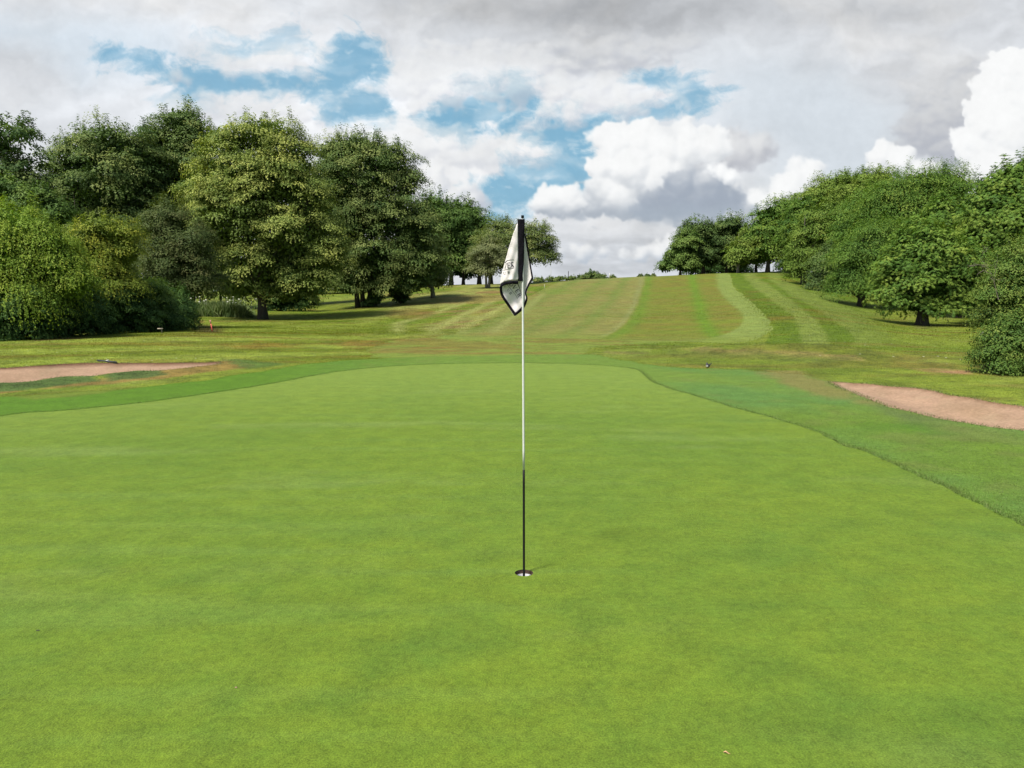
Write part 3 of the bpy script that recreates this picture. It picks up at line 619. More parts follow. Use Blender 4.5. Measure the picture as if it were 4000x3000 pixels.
cam = bpy.data.cameras.new('camera'); cam.sensor_width = 36.; cam.lens = 27.; cam.clip_start = .05; cam.clip_end = 8000.
co = bpy.data.objects.new('camera', cam); COL.objects.link(co); co.location = (0, 0, CAMH); co.rotation_euler = (math.pi/2-PITCH, 0, 0)
scene.camera = co
scene.view_settings.view_transform = 'Standard'; scene.view_settings.look = 'None'; scene.view_settings.exposure = EXPO; scene.view_settings.gamma = 1.
# ================================================================ flagstick, cup and small things
M_white = simple_mat('white_fibreglass', (.58, .59, .55), .4, .06, 40.)
M_black = simple_mat('black_fibreglass', (.010, .010, .011), .65, .2, 60., 0, 0, .15)
M_hem = simple_mat('black_flag_fabric', (.007, .006, .009), .9, .3, 120., .3, 0, .1)
M_soil = simple_mat('cut_soil', (.09, .055, .035), .95, .5, 160., 1.)
M_cup = simple_mat('white_cup_plastic', (.7, .71, .72), .4, .04, 20.)
def cloth_material():
    m, nt, b, out = new_mat('white_flag_fabric')
    tc = nt.nodes.new('ShaderNodeTexCoord'); n = noise_node(nt, tc.outputs['Object'], 9., 4.); n2 = noise_node(nt, tc.outputs['Object'], 700., 2.)
    c = mixcol(nt, maprange(nt, n.outputs['Fac'], .3, .7, 0., 1.), (.74, .69, .68), (.82, .77, .76))
    nt.links.new(c, b.inputs['Base Color']); b.inputs['Roughness'].default_value = .8
    tr = nt.nodes.new('ShaderNodeBsdfTranslucent'); tr.inputs['Color'].default_value = (.66, .62, .54, 1)
    mx = nt.nodes.new('ShaderNodeMixShader'); mx.inputs[0].default_value = .25
    bp = nt.nodes.new('ShaderNodeBump'); bp.inputs['Strength'].default_value = .25; bp.inputs['Distance'].default_value = .002
    nt.links.new(n2.outputs['Fac'], bp.inputs['Height']); nt.links.new(bp.outputs[0], b.inputs['Normal'])
    nt.links.new(b.outputs[0], mx.inputs[1]); nt.links.new(tr.outputs[0], mx.inputs[2]); nt.links.new(mx.outputs[0], out.inputs['Surface'])
    return m
M_cloth = cloth_material()
M_ink = simple_mat('black_flag_print', (.015, .015, .02), .8, .1, 50.)
HX, HY, HZ = HOLE; PY0 = HY
FS = empty('golf_flagstick', (HX, HY, HZ-.1), 0, 'white and black flagstick standing in the cup with a limp white flag edged in black', 'flagstick')
def child(o, par):
    o.parent = par; o.matrix_parent_inverse = par.matrix_basis.inverted() if False else Matrix.Translation(-Vector(par.location)); return o
def Q(zx, zy, dy=0.): return at(1900+zx/3.772, 820+zy/3.772, PY0+dy)      # a point of the flag, from its own drawing
top = at(2041, 852, PY0); join = at(2046, 1835, PY0); bot = np.array([HX, HY, HZ-.1])
def lerp(a, b, t): return a*(1-t)+b*t
pole = MB(); pole.tube([lerp(top, join, t) for t in np.linspace(0, 1, 14)], np.linspace(.0056, .0066, 14), 20)
child(pole.build('pole', M_white), FS)
lp = MB(); lp.tube([lerp(join, bot, t) for t in np.linspace(0, 1, 10)], .0067, 20); child(lp.build('lower_pole', M_black), FS)
capm = MB(); c0 = Q(533, 140); capm.tube([Q(533, 128), Q(533, 122), Q(533, 120), Q(533, 84), Q(533, 79), Q(533, 78)], [.0040, .0040, .0080, .0080, .0070, .0040], 20); capm.tube([Q(533, 150), Q(533, 122)], .0035, 12)
child(capm.build('cap', M_black), FS)
# sleeve
sl = MB(); rows = np.linspace(137, 1048, 26); V = []; F = []; k = 24
for i, zy in enumerate(rows):
    t = (zy-137)/911; l = 459+6*t+math.sin(t*9)*1.6; r = 563-22*t**1.5+math.sin(t*13)*1.5; c = Q((l+r)/2, zy); rx = (r-l)/2/3.772*PY0/3000*1.02
    for j in range(k):
        w_ = 2*math.pi*j/k; e = .8; cx_, sy_ = math.cos(w_), math.sin(w_)
        V.append(c+np.array([math.copysign(abs(cx_)**e, cx_)*rx, math.copysign(abs(sy_)**e, sy_)*.0095+.001*math.sin(t*20+j), 0]))
for i in range(len(rows)-1):
    for j in range(k): F.append((i*k+j, i*k+(j+1) % k, (i+1)*k+(j+1) % k, (i+1)*k+j))
sl.add(V, F); sleeve = child(sl.build('sleeve', M_hem), FS)
# cloth: a front fold at the left and a larger leaf hanging behind the pole
def fa(x, y):
    s = np.clip((465-x)/265, 0, 1); t = (y-200)/880
    return -.010-.020*np.sin(np.pi*np.clip(s, 0, 1)**.8)*np.clip(t, 0, 1)-.003*np.sin(x/17.+y/60.)*t+.012*s*s-.0015*np.sin(x/40.-y/33.)
def fb(x, y):
    return .016+.010*np.sin((x-200)/95.+y/210.)*np.clip((y-300)/500, 0, 1)+.0045*np.sin((x*.8+y*.55)/32.)*np.clip((y-900)/300, 0, 1)+.0025*np.sin((x*.9-y*.35)/15.)*np.clip((y-1000)/300, 0, 1)-.004*np.clip((x-560)/120, 0, 1)
def sheet(outl, f, name, mat, par, step=14., off=0., lift=0.):
    P = smooth_poly(outl, 3) if lift == 0 else np.asarray(outl); xs = np.arange(P[:, 0].min(), P[:, 0].max(), step); ys = np.arange(P[:, 1].min(), P[:, 1].max(), step*1.3)
    G = np.stack(np.meshgrid(xs, ys), -1).reshape(-1, 2); G = G[poly_sd(G[:, 0], G[:, 1], P) > step*.35]
    pts = [Vector(p) for p in P]+[Vector(p) for p in G]; n = len(P)
    vs, es, fs, *_ = delaunay_2d_cdt(pts, [(i, (i+1) % n) for i in range(n)], [], 1, 1e-4)
    arr = np.array([v[:] for v in vs]); W = Q(arr[:, 0], arr[:, 1], f(arr[:, 0], arr[:, 1])+off)
    me = py_mesh(name, W, [tuple(x) for x in fs], True); o = link(name, me, mat)
    md = o.modifiers.new('thickness', 'SOLIDIFY'); md.thickness = .0009; md.offset = 0
    return child(o, par)
FLAG = None
outB = [(455,205),(420,300),(350,520),(290,720),(245,900),(212,1060),(196,1150),(205,1235),(245,1315),(330,1440),(415,1562),(470,1528),(516,1488),(568,1425),(600,1345),(604,1290),(592,1215),(640,1100),(690,1012),(668,880),(640,700),(612,520),(590,410),(568,350),(520,300)]
flag = sheet(outB, fb, 'flag', M_cloth, FS)
outA = [(459,200),(432,262),(395,350),(362,460),(330,560),(300,672),(268,785),(245,868),(224,950),(206,1045),(202,1095),(232,1070),(300,1045),(385,1030),(466,1026),(467,900),(467,600),(464,350)]
def subpart(o): 
    o.parent = flag; o.matrix_parent_inverse = (Matrix.Translation(-Vector(FS.location))).inverted() @ Matrix.Translation(-Vector(FS.location)) ; return o
def ribbon(path, w, f, off, name, mat, par, close=False, sub=6, side=0):
    """a flat band following the cloth; w may be a list"""
    P = smooth_poly(path, sub, False); n = len(P); ww = np.interp(np.linspace(0, 1, n), np.linspace(0, 1, len(w)), w) if hasattr(w, '__len__') else np.full(n, w)
    T = np.gradient(P, axis=0); T /= np.linalg.norm(T, axis=1, keepdims=True)+1e-9; Nn = np.stack([-T[:, 1], T[:, 0]], 1)
    a = P+Nn*ww[:, None]*(.5+side*.5); b = P-Nn*ww[:, None]*(.5-side*.5); m_ = (a+b)/2
    W = np.concatenate([Q(q[:, 0], q[:, 1], f(q[:, 0], q[:, 1])+off) for q in (a, m_, b)])
    F = [(i, i+1, n+i+1, n+i) for i in range(n-1)]+[(n+i, n+i+1, 2*n+i+1, 2*n+i) for i in range(n-1)]
    return W, F
def bands(name, items, mat, thick=.0012):
    mb = MB()
    for path, w, f, off, side in items: W, F = ribbon(path, w, f, off, name, mat, None, side=side); mb.add(W, F)
    o = mb.build(name, mat); md = o.modifiers.new('thickness', 'SOLIDIFY'); md.thickness = thick; md.offset = 0
    return o
fold = child(sheet(outA, fa, 'flag_fold', M_cloth, FS), FS)
def under(o, par):
    """parent o (built in world space) below par, itself a child of the flagstick"""
    o.parent = par; o.matrix_parent_inverse = Matrix.Identity(4) if par.parent is None else Matrix.Identity(4)
    return o
hem_b = bands('hem', [([(212,1090),(196,1150),(205,1235),(245,1315),(330,1440),(415,1564)], [26,36,38,38,38,40], fb, -.0016, -1), ([(415,1564),(470,1529),(516,1489),(568,1425),(600,1345),(605,1290),(590,1212),(640,1100),(691,1012)], [40,40,42,38,30,22,20,28,30], fb, -.0018, -1), ([(691,1012),(668,880),(640,700),(612,520),(590,410),(568,350)], [24,22,22,26,22,8], fb, -.0020, -1)], M_hem)
hem_a = bands('hem', [([(201,1112),(214,1090),(245,1068),(300,1052),(380,1043),(468,1042)], [34,46,50,50,50,52], fa, -.0018, 1)], M_hem)
under(hem_b, flag); under(hem_a, fold)
# lettering in thin serif strokes: only what can be read on the folds
GL = {'V': [(0,1,.46,0,.13),(.46,0,1,1,.06),(-.1,1,.2,1,.05),(.8,1,1.1,1,.05)], 'E': [(.12,0,.12,1,.13),(0,1,.8,1,.06),(0,0,.85,0,.06),(.12,.52,.6,.52,.05),(.8,1,.8,.8,.06),(.85,0,.85,.22,.06),(.6,.42,.6,.62,.05)],
      'R': [(.12,0,.12,1,.13),(0,1,.55,1,.06),(0,0,.3,0,.05),(.55,1,.75,.88,.1),(.75,.88,.75,.64,.13),(.75,.64,.55,.5,.1),(.12,.5,.55,.5,.05),(.45,.5,.85,0,.13),(.78,0,1,0,.05)],
      'O': [(.5,1,.85,.85,.09),(.85,.85,1,.5,.14),(1,.5,.85,.15,.14),(.85,.15,.5,0,.09),(.5,0,.15,.15,.09),(.15,.15,0,.5,.14),(0,.5,.15,.85,.14),(.15,.85,.5,1,.09)],
      'U': [(.12,1,.12,.3,.13),(.12,.3,.3,.04,.1),(.3,.04,.65,.04,.07),(.65,.04,.82,.3,.06),(.82,.3,.82,1,.05),(0,1,.3,1,.05),(.68,1,.96,1,.05)],
      'B': [(.12,0,.12,1,.13),(0,1,.55,1,.06),(0,0,.6,0,.06),(.55,1,.72,.88,.1),(.72,.88,.72,.66,.12),(.72,.66,.5,.52,.09),(.12,.52,.5,.52,.05),(.5,.52,.82,.36,.1),(.82,.36,.82,.14,.13),(.82,.14,.6,0,.1)],
      'L': [(.12,0,.12,1,.13),(0,1,.3,1,.05),(0,0,.8,0,.06),(.8,0,.8,.24,.06)],
      'C': [(.9,.75,.6,1,.07),(.6,1,.25,.9,.09),(.25,.9,.05,.5,.14),(.05,.5,.25,.1,.12),(.25,.1,.6,0,.08),(.6,0,.9,.2,.06)]}
def glyph(items, ch, o_, ex, ey, f, part=None):
    o_ = np.array(o_, float); ex = np.array(ex, float); ey = np.array(ey, float); h = np.linalg.norm(ey)
    for x0, y0, x1, y1, w_ in GL[ch]:
        if part and not part(x0, y0, x1, y1): continue
        a = o_+ex*x0+ey*y0; b = o_+ex*x1+ey*y1; items.append(([tuple(a), tuple((a+b)/2), tuple(b)], w_*h*1.35, f, -.0014, 0))
ia = []
glyph(ia, 'V', (252,868), (48,-4), (-4,-76), fa, lambda x0,y0,x1,y1: x0 > .3 or x1 > .5); glyph(ia, 'E', (312,856), (48,-4), (-3,-76), fa); glyph(ia, 'R', (370,850), (38,-4), (-3,-78), fa, lambda x0,y0,x1,y1: x0 < .7)
ia.append(([(273,780),(300,752),(345,738),(404,731)], [10,9,6,4], fa, -.0014, 0)); ia.append(([(250,890),(300,876),(350,866),(403,858)], 4.5, fa, -.0014, 0))
glyph(ia, 'U', (254,955), (32,-3), (-2,-36), fa); glyph(ia, 'B', (315,938), (30,-3), (-2,-36), fa)
under(bands('lettering', ia, M_ink, .0004), fold)
ib = []; d1 = np.array([.56, .83]); d2 = np.array([.83, -.56])
glyph(ib, 'O', (332,1098), d1*42, d2*56, fb); glyph(ib, 'V', (378,1142), d1*42, d2*58, fb); glyph(ib, 'E', (420,1196), d1*44, d2*58, fb); glyph(ib, 'R', (454,1252), d1*44, d2*56, fb)
ib.append(([(432,1050),(462,1090),(488,1150),(500,1190),(514,1222)], [12,10,7,5,4], fb, -.0014, 0)); ib.append(([(286,1072),(330,1130),(400,1215),(445,1275),(456,1310)], 4.5, fb, -.0014, 0))
glyph(ib, 'L', (262,1128), d1*30, d2*26, fb); glyph(ib, 'U', (300,1180), d1*34, d2*34, fb); glyph(ib, 'B', (335,1226), d1*32, d2*36, fb); ib.append(([(238,1098),(244,1096),(250,1100)], 6, fb, -.0014, 0))
under(bands('lettering', ib, M_ink, .0004), flag)
# cup
CUPT = empty('hole_cup', (HX, HY, HZ-.16), 0, 'white lined hole cut in the green round the foot of the flagstick', 'golf hole')
k = nb; ang_ = even
def ringv(r_, z, jit=0.):
    rs = np.random.RandomState(int(z*1e4) % 9999+5)
    return [(math.cos(a_)*(r_+jit*rs.uniform(-1, 1)), math.sin(a_)*(r_+jit*rs.uniform(-1, 1)), z) for a_ in ang_]
soil = MB(); rings = [ringv(HR+.0005, .160), ringv(HR+.001, .150, .0008), ringv(HR+.001, .142, .0008), ringv(HR+.0008, .1335, .0005)]
for i in range(3): soil.add(rings[i]+rings[i+1], [(j, (j+1) % k, k+(j+1) % k, k+j)[::-1] for j in range(k)])
soil.build('soil_wall', M_soil, CUPT)
cup = MB(); rings = [ringv(HR+.0008, .1345), ringv(HR-.0022, .1345), ringv(HR-.0022, .02), ringv(.0005, .02)]
for i in range(3): cup.add(rings[i]+rings[i+1], [(j, (j+1) % k, k+(j+1) % k, k+j)[::-1] for j in range(k)])
cup.build('cup_liner', M_cup, CUPT)
# ---- magpie-like small black and white bird on the collar edge
def bird():
    p = hit([2766], [1437])[0]; Hb = .118
    o = empty('bird', p, 0, 'small black and white bird with a cocked tail standing on the grass edge', 'bird')
    m, nt, b, out = new_mat('black_and_white_plumage'); a_ = nt.nodes.new('ShaderNodeAttribute'); a_.attribute_name = 'white'
    tc = nt.nodes.new('ShaderNodeTexCoord'); n_ = noise_node(nt, tc.outputs['Object'], 160., 3.)
    c = mixcol(nt, a_.outputs['Fac'], (.012, .012, .014), (.78, .77, .70)); nt.links.new(mixcol(nt, .15, c, n_.outputs['Fac'], 'MULTIPLY'), b.inputs['Base Color']); b.inputs['Roughness'].default_value = .6
    # x right, y away; the bird faces left and a little towards us. pixel drawing scaled at 18.43 px per source px
    s = np.linalg.norm(p-np.array([0, 0, CAMH]))/3000./18.43
    def L(zx, zy, y=0.): return np.array([(zx-1200)*s, y, (1035-zy)*s])
    prof = [(1440,665,16,0),(1425,690,24,0),(1370,750,30,0),(1310,810,42,.001),(1260,850,90,.0),(1210,880,132,-.001),(1160,880,142,-.003),(1130,850,130,-.004),(1125,800,96,-.005),(1122,765,78,-.006),(1118,725,72,-.006),(1100,700,56,-.007),(1070,700,32,-.008),(1035,715,14,-.009),(1010,728,3,-.01)]
    P = np.array([L(a, b_, y) for a, b_, r, y in prof]); R = np.array([r*s*.95 for *_, r, y in prof])
    P = smooth_poly(P, 3, False) if False else np.array([np.interp(np.linspace(0, len(P)-1, 43), np.arange(len(P)), P[:, i]) for i in range(3)]).T; R = np.interp(np.linspace(0, len(R)-1, 43), np.arange(len(R)), R)
    mb = MB(); mb.tube(P, R, 14)
    for fx in (1150, 1240): mb.tube([L(fx+15, 960, -.004), L(fx, 1010, -.003), L(fx, 1034, -.003)], [.0035, .0018, .0016], 6); mb.tube([L(fx-30, 1034, -.004), L(fx+18, 1034, -.003)], .0014, 5)
    me = py_mesh('body', mb.V, mb.F, True); o_ = link('body', me, m, o)
    at_ = me.attributes.new('white', 'FLOAT', 'POINT')
    for i, v in enumerate(me.vertices):
        zx = v.co.x/s+1200; zy = 1035-v.co.z/s; wh = 0.
        if zx < 1165 and 865 < zy < 945 and v.co.y < .008: wh = .9
        if zx < 1120 and 745 < zy < 768: wh = .6
        at_.data[i].value = wh
    md = o_.modifiers.new('smooth', 'SUBSURF'); md.levels = 1; md.render_levels = 1
bird()
# ---- rake on the far lip of the left bunker
M_rake = simple_mat('dark_rake_plastic', (.02, .028, .045), .5, .2, 30.); M_pale = simple_mat('pale_handle', (.62, .60, .54), .5, .1, 30.)
def rake():
    a = hit([380], [1415])[0]; b = hit([443], [1421])[0]; a = a+[0, 0, .045]; b = b+[0, 0, .025]; b[1] = a[1]-.12; c = (a+b)/2
    o = empty('bunker_rake', c, 0, 'dark bunker rake lying on the far lip of the left bunker', 'rake')
    mb = MB(); mb.tube([a-c, b-c], .016, 8); mb.build('rake_head', M_rake, o)
    t = MB()
    for q in np.linspace(.04, .96, 13): p = (a-c)*(1-q)+(b-c)*q; t.tube([p, p+np.array([.006, -.02, -.055])], [.006, .003], 6)
    t.build('tines', M_rake, o)
    h = MB(); h.tube([np.array([-.02, 0, .004]), np.array([-.03, .12, .012])], .018, 8); h.build('socket', M_pale, o)
    h = MB(); h.tube([np.array([-.03, .10, .004]), np.array([-.3, 1.2, -.06])], .012, 8); h.build('handle', M_rake, o)
rake()
# ---- stakes, posts and other small pieces
M_red = simple_mat('red_stake_paint', (.62, .10, .07), .5, .15, 20.); M_redtop = simple_mat('faded_red_paint', (.66, .28, .24), .5, .15, 20.); M_post = simple_mat('white_post_paint', (.66, .66, .60), .5, .1, 20.); M_dark = simple_mat('dark_post_wood', (.03, .028, .024), .8, .3, 12.); M_wood = simple_mat('weathered_wood', (.30, .26, .19), .85, .35, 14., .6)
b_ = hit([830], [1295])[0]; o = empty('marker_stake', b_, 0, 'short red stake leaning in bare soil at the end of the hedge', 'stake')
s_ = MB(); s_.tube([(0, 0, -.05), (-.02, 0, .12), (-.06, .01, .34)], [.024, .025, .025], 8); s_.build('shaft', M_red, o)
s_ = MB(); s_.tube([(-.06, .01, .34), (-.085, .015, .485), (-.086, .015, .497)], [.0252, .025, .012], 8); s_.build('stake_top', M_redtop, o)
b_ = hit([632], [1301])[0]; o = empty('tee_sign', b_, .2, 'small weathered wooden block on a short leg under the hedge', 'marker')
s_ = MB(); s_.box((0, 0, .08), (.035, .04, .18), 0, .004); s_.build('leg', M_wood, o); s_ = MB(); s_.box((-.05, 0, .17), (.20, .10, .05), 0, .008); s_.build('board', M_wood, o)
def post(name, px, py, h, r, mat, label, cat='post', Y=None, head=None, top=0.):
    if Y: p = at(px, 1100, Y); p[2] = height0(p[0], p[1])
    else: p = hit([px], [py])[0]
    mb = MB(); mb.tube([(0, 0, -.05), (0, 0, h*.96), (0, 0, h)], [r, r*.9, r*.5], 8); o = mb.build(name, mat, None, True, p); tag(o, label, cat)
    return o
post('yardage_stake', 2127, 1131, .52, .02, M_post, 'short pale stake in the shaded grass right of the flag')
post('white_post', 2152, 0, 1.75, .022, M_post, 'tall thin white pole on the skyline below the small tree', Y=99)
post('dark_post', 2220, 0, 1.35, .05, M_dark, 'dark post on the skyline among the far hedge', Y=108)
post('marker_post', 2381, 0, .70, .05, M_post, 'short white post at the right end of the far round bush', Y=108)
# grey block half hidden by the right-hand bush
b_ = hit([3846], [1322])[0]; mb = MB(); mb.box((0, 0, .11), (.34, .28, .26), .3, .05); mb.box((0, 0, .25), (.18, .15, .04), .3, .012)
o = mb.build('stone_block', simple_mat('grey_stone', (.24, .23, .21), .9, .3, 9., .5), None, True, b_); tag(o, 'grey block in the shade behind the right-hand bush', 'stone')
# curled dead leaf
b_ = hit([2837], [2943])[0]; n_ = 9; V = []; F = []
for i in range(n_):
    t = i/(n_-1); w_ = .0038*math.sin(math.pi*min(max(t, .06), .94))**.6; x = (t-.5)*.021
    for j in range(5): u_ = j/4-.5; V.append((x, u_*2*w_, .002+.004*abs(u_*2)**1.6*math.sin(math.pi*t)+.002*math.sin(t*5)))
for i in range(n_-1):
    for j in range(4): F.append((i*5+j, i*5+j+1, (i+1)*5+j+1, (i+1)*5+j))
mb = MB(); mb.add(V, F); mb.tube([(.0095, 0, .002), (.014, -.002, .002)], .0006, 5)
o = mb.build('dead_leaf', simple_mat('dry_leaf', (.50, .30, .16), .7, .3, 220., .4), None, True, b_); o.rotation_euler = (0, 0, -.35); tag(o, 'curled pale brown leaf lying on the green at the bottom edge', 'leaf')
md = o.modifiers.new('thickness', 'SOLIDIFY'); md.thickness = .0006

# small crumbs on the green
def crumb(px, py, sx, sy, col, nm, lab, sd_):
    rng = np.random.RandomState(sd_); b_ = hit([px], [py])[0]; bm = bmesh.new(); bmesh.ops.create_icosphere(bm, subdivisions=2, radius=1.)
    for v in bm.verts: v.co = Vector((v.co.x*sx, v.co.y*sy, v.co.z*.0025+.0015))*(1+.25*rng.rand())
    me = bpy.data.meshes.new(nm); bm.to_mesh(me); bm.free(); tag(link(nm, me, simple_mat(nm+'_surface', col, .8, .3, 300.), None, b_), lab, 'debris')
crumb(922, 2687, .005, .003, (.26, .18, .11), 'leaf_crumb', 'tiny pale pinkish leaf scrap on the green, lower left', 1)
crumb(148, 2464, .009, .004, (.03, .04, .015), 'grass_clipping', 'tiny dark clump of grass clippings on the green at the left edge', 2)
crumb(1601, 1637, .018, .012, (.05, .05, .02), 'pitch_mark', 'small dark pitch mark on the far half of the green, left of the pole', 3)
# ================================================================ trees and shrubs
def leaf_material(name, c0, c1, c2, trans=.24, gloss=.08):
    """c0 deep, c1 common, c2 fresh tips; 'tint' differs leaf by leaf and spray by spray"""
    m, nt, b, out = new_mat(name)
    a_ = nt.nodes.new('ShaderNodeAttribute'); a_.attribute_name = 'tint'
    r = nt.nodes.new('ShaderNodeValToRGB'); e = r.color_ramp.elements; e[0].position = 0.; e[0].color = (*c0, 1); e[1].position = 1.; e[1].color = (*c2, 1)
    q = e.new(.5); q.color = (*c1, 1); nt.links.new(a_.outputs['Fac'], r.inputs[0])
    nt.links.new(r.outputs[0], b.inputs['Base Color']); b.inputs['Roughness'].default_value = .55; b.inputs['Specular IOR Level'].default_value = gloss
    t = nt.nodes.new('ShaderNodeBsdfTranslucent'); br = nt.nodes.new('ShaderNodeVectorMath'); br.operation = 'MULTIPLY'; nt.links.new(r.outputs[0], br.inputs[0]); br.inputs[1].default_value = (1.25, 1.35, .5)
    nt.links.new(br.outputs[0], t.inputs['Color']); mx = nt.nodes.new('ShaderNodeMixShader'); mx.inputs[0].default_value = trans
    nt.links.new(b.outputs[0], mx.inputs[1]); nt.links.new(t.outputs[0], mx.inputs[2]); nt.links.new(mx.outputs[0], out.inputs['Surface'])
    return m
def bark_material(name, col):
    m, nt, b, out = new_mat(name); tc = nt.nodes.new('ShaderNodeTexCoord'); mp = nt.nodes.new('ShaderNodeMapping'); mp.inputs['Scale'].default_value = (1, 1, .18)
    nt.links.new(tc.outputs['Object'], mp.inputs[0]); n = noise_node(nt, mp.outputs[0], 16., 6., .65); n2 = noise_node(nt, tc.outputs['Object'], 1.6, 3.)
    c = mixcol(nt, maprange(nt, n.outputs['Fac'], .3, .7, 0., 1.), tuple(x*.5 for x in col), tuple(x*1.35 for x in col)); c = mixcol(nt, maprange(nt, n2.outputs['Fac'], .5, .7, 0., .5), c, (.06, .09, .03))
    nt.links.new(c, b.inputs['Base Color']); b.inputs['Roughness'].default_value = .9
    bp = nt.nodes.new('ShaderNodeBump'); bp.inputs['Strength'].default_value = .9; bp.inputs['Distance'].default_value = .05; nt.links.new(n.outputs['Fac'], bp.inputs['Height']); nt.links.new(bp.outputs[0], b.inputs['Normal'])
    return m
B_dark = bark_material('dark_bark', (.055, .045, .034)); B_grey = bark_material('grey_bark', (.20, .175, .135)); B_twig = bark_material('dead_twigs', (.26, .22, .17))
L_lime = leaf_material('lime_leaves', (0.056, 0.098, 0.024), (0.145, 0.200, 0.044), (0.350, 0.375, 0.095))
L_dark = leaf_material('dark_leaves', (0.038, 0.078, 0.026), (0.090, 0.142, 0.038), (0.200, 0.238, 0.070))
L_olive = leaf_material('olive_leaves', (0.054, 0.086, 0.029), (0.118, 0.166, 0.044), (0.237, 0.260, 0.086))
L_bright = leaf_material('bright_leaves', (0.034, 0.070, 0.016), (0.078, 0.140, 0.030), (0.150, 0.215, 0.048))
L_chest = leaf_material('chestnut_leaves', (0.035, 0.082, 0.018), (0.090, 0.170, 0.028), (0.190, 0.255, 0.042))
L_chest2 = leaf_material('yellowish_leaves', (0.046, 0.092, 0.018), (0.110, 0.178, 0.030), (0.205, 0.262, 0.048))
L_yellow = leaf_material('yellow_shrub_leaves', (0.070, 0.115, 0.020), (0.175, 0.225, 0.030), (0.320, 0.320, 0.040))
L_hedge = leaf_material('hedge_leaves', (0.026, 0.062, 0.018), (0.056, 0.112, 0.028), (0.112, 0.182, 0.042))
L_brown = leaf_material('dull_brown_leaves', (0.044, 0.070, 0.022), (0.080, 0.112, 0.032), (0.135, 0.140, 0.050))
L_sage = leaf_material('sparse_grey_leaves', (0.088, 0.114, 0.049), (0.166, 0.193, 0.079), (0.271, 0.280, 0.131))
L_haw = leaf_material('hawthorn_leaves', (.065, .130, .020), (.155, .245, .032), (.290, .345, .048))
L_green = leaf_material('mid_green_leaves', (.034, .076, .018), (.082, .148, .028), (.165, .215, .044))
def unit(v): return v/(np.linalg.norm(v, axis=-1, keepdims=True)+1e-9)
DENS = 2.5
def crown_mesh(rng, blobs, nleaf, size, clump=.9, droop=.55, narrow=.56, tops=.5, tint=(.45, .22), shell=.72, inner=.24, per=60, fan=0, upness=.8, flat=.5, skirt=False):
    """blobs: m x 6 ellipsoids in metres (centre, radii). leaves gather in drooping sprays over the shell, with gaps between the sprays"""
    B = np.asarray(blobs, float); vol = (B[:, 3]*B[:, 5]+B[:, 3]*B[:, 4]); pr = vol/vol.sum(); ncl = max(8, int(nleaf*(1-inner)/per/DENS))
    cand = []; tot = 0
    while tot < ncl:
        k = rng.choice(len(B), ncl*2, p=pr); d = unit(rng.normal(size=(ncl*2, 3))); d[:, 2] = np.where((d[:, 2] < -.35) & (not skirt), -d[:, 2]*.6, d[:, 2]); d = unit(d)
        lump = 1+.16*np.sin(d[:, 0]*5+k*1.7)*np.sin(d[:, 1]*6+k)*1.+.12*np.sin(d[:, 2]*9+k*2.3)
        rad = (shell+(1-shell)*rng.rand(len(k))**.6)*lump*rng.uniform(.92, 1.06, len(k)); c = B[k, :3]+d*B[k, 3:]*rad[:, None]
        # drop those buried deep in another lobe
        q = (((c[:, None]-B[None, :, :3])/B[None, :, 3:])**2).sum(-1); q[np.arange(len(k)), k] = 9; hol = gnoise(c[:, 0]*.9/clump+c[:, 1]*.5/clump+31, c[:, 2]*1.1/clump+c[:, 1]*.4/clump, 900+len(B)); keep = (q.min(1) > .42) & ((hol > -.07) | (rng.rand(len(c)) < .16))
        cand.append(np.concatenate([c[keep], unit(d[keep]/B[k[keep], 3:])], 1)); tot += keep.sum()
    cl = np.concatenate(cand)[:ncl]; c = cl[:, :3]; n = cl[:, 3:]
    up = n[:, 2] > tops
    s = clump*rng.uniform(.55, 1.25, ncl); ctint = rng.normal(0, tint[1]*.85, ncl)
    pos = []; nor = []; axs = []; tnt = []; siz = []
    per = per*DENS; cnt = np.maximum(6, (per*(s/clump)**1.6)).astype(int)
    ci = np.repeat(np.arange(ncl), cnt); m = len(ci)
    side = unit(np.cross(n, [0, 0, 1.])+1e-3); outw = unit(np.stack([n[:, 0], n[:, 1], n[:, 2]*.35], 1))
    # local coordinates: a along the outward spray, b sideways, h thickness
    rr_ = np.sqrt(rng.rand(m)); an = rng.uniform(0, 2*np.pi, m); la = rr_*np.cos(an); lb = rr_*np.sin(an); lh = rng.normal(0, .16, m)
    twig = np.round(lb*2.6)/2.6*.7+lb*.3
    P = c[ci]+outw[ci]*(la*s[ci])[:, None]+side[ci]*(twig*s[ci]*.85)[:, None]
    P[:, 2] += lh*s[ci]*flat*1.6-droop*s[ci]*np.maximum(la+.3, 0)**2*.75-.18*droop*s[ci]*np.abs(lb)**2
    # upright sprigs at the very top
    sp_ = up[ci] & (rng.rand(m) < .30); P[sp_] = c[ci][sp_]+np.stack([rng.normal(0, .10, sp_.sum()), rng.normal(0, .10, sp_.sum()), rng.rand(sp_.sum())*.85], 1)*s[ci][sp_][:, None]
    cc = c-outw*(s*.45)[:, None]-np.array([0, 0, .55])*s[:, None]; Nn = unit(unit(P-cc[ci])+np.array([0, 0, .5])*upness+rng.normal(0, .30, (m, 3)))
    A = unit(outw[ci]*rng.uniform(.1, .9, m)[:, None]+side[ci]*rng.normal(0, .8, m)[:, None]+np.stack([np.zeros(m), np.zeros(m), -rng.uniform(.1, .9, m)*droop*1.6], 1))
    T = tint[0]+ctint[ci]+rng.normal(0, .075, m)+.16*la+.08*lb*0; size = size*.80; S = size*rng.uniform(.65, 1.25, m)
    mi = int(nleaf*inner)
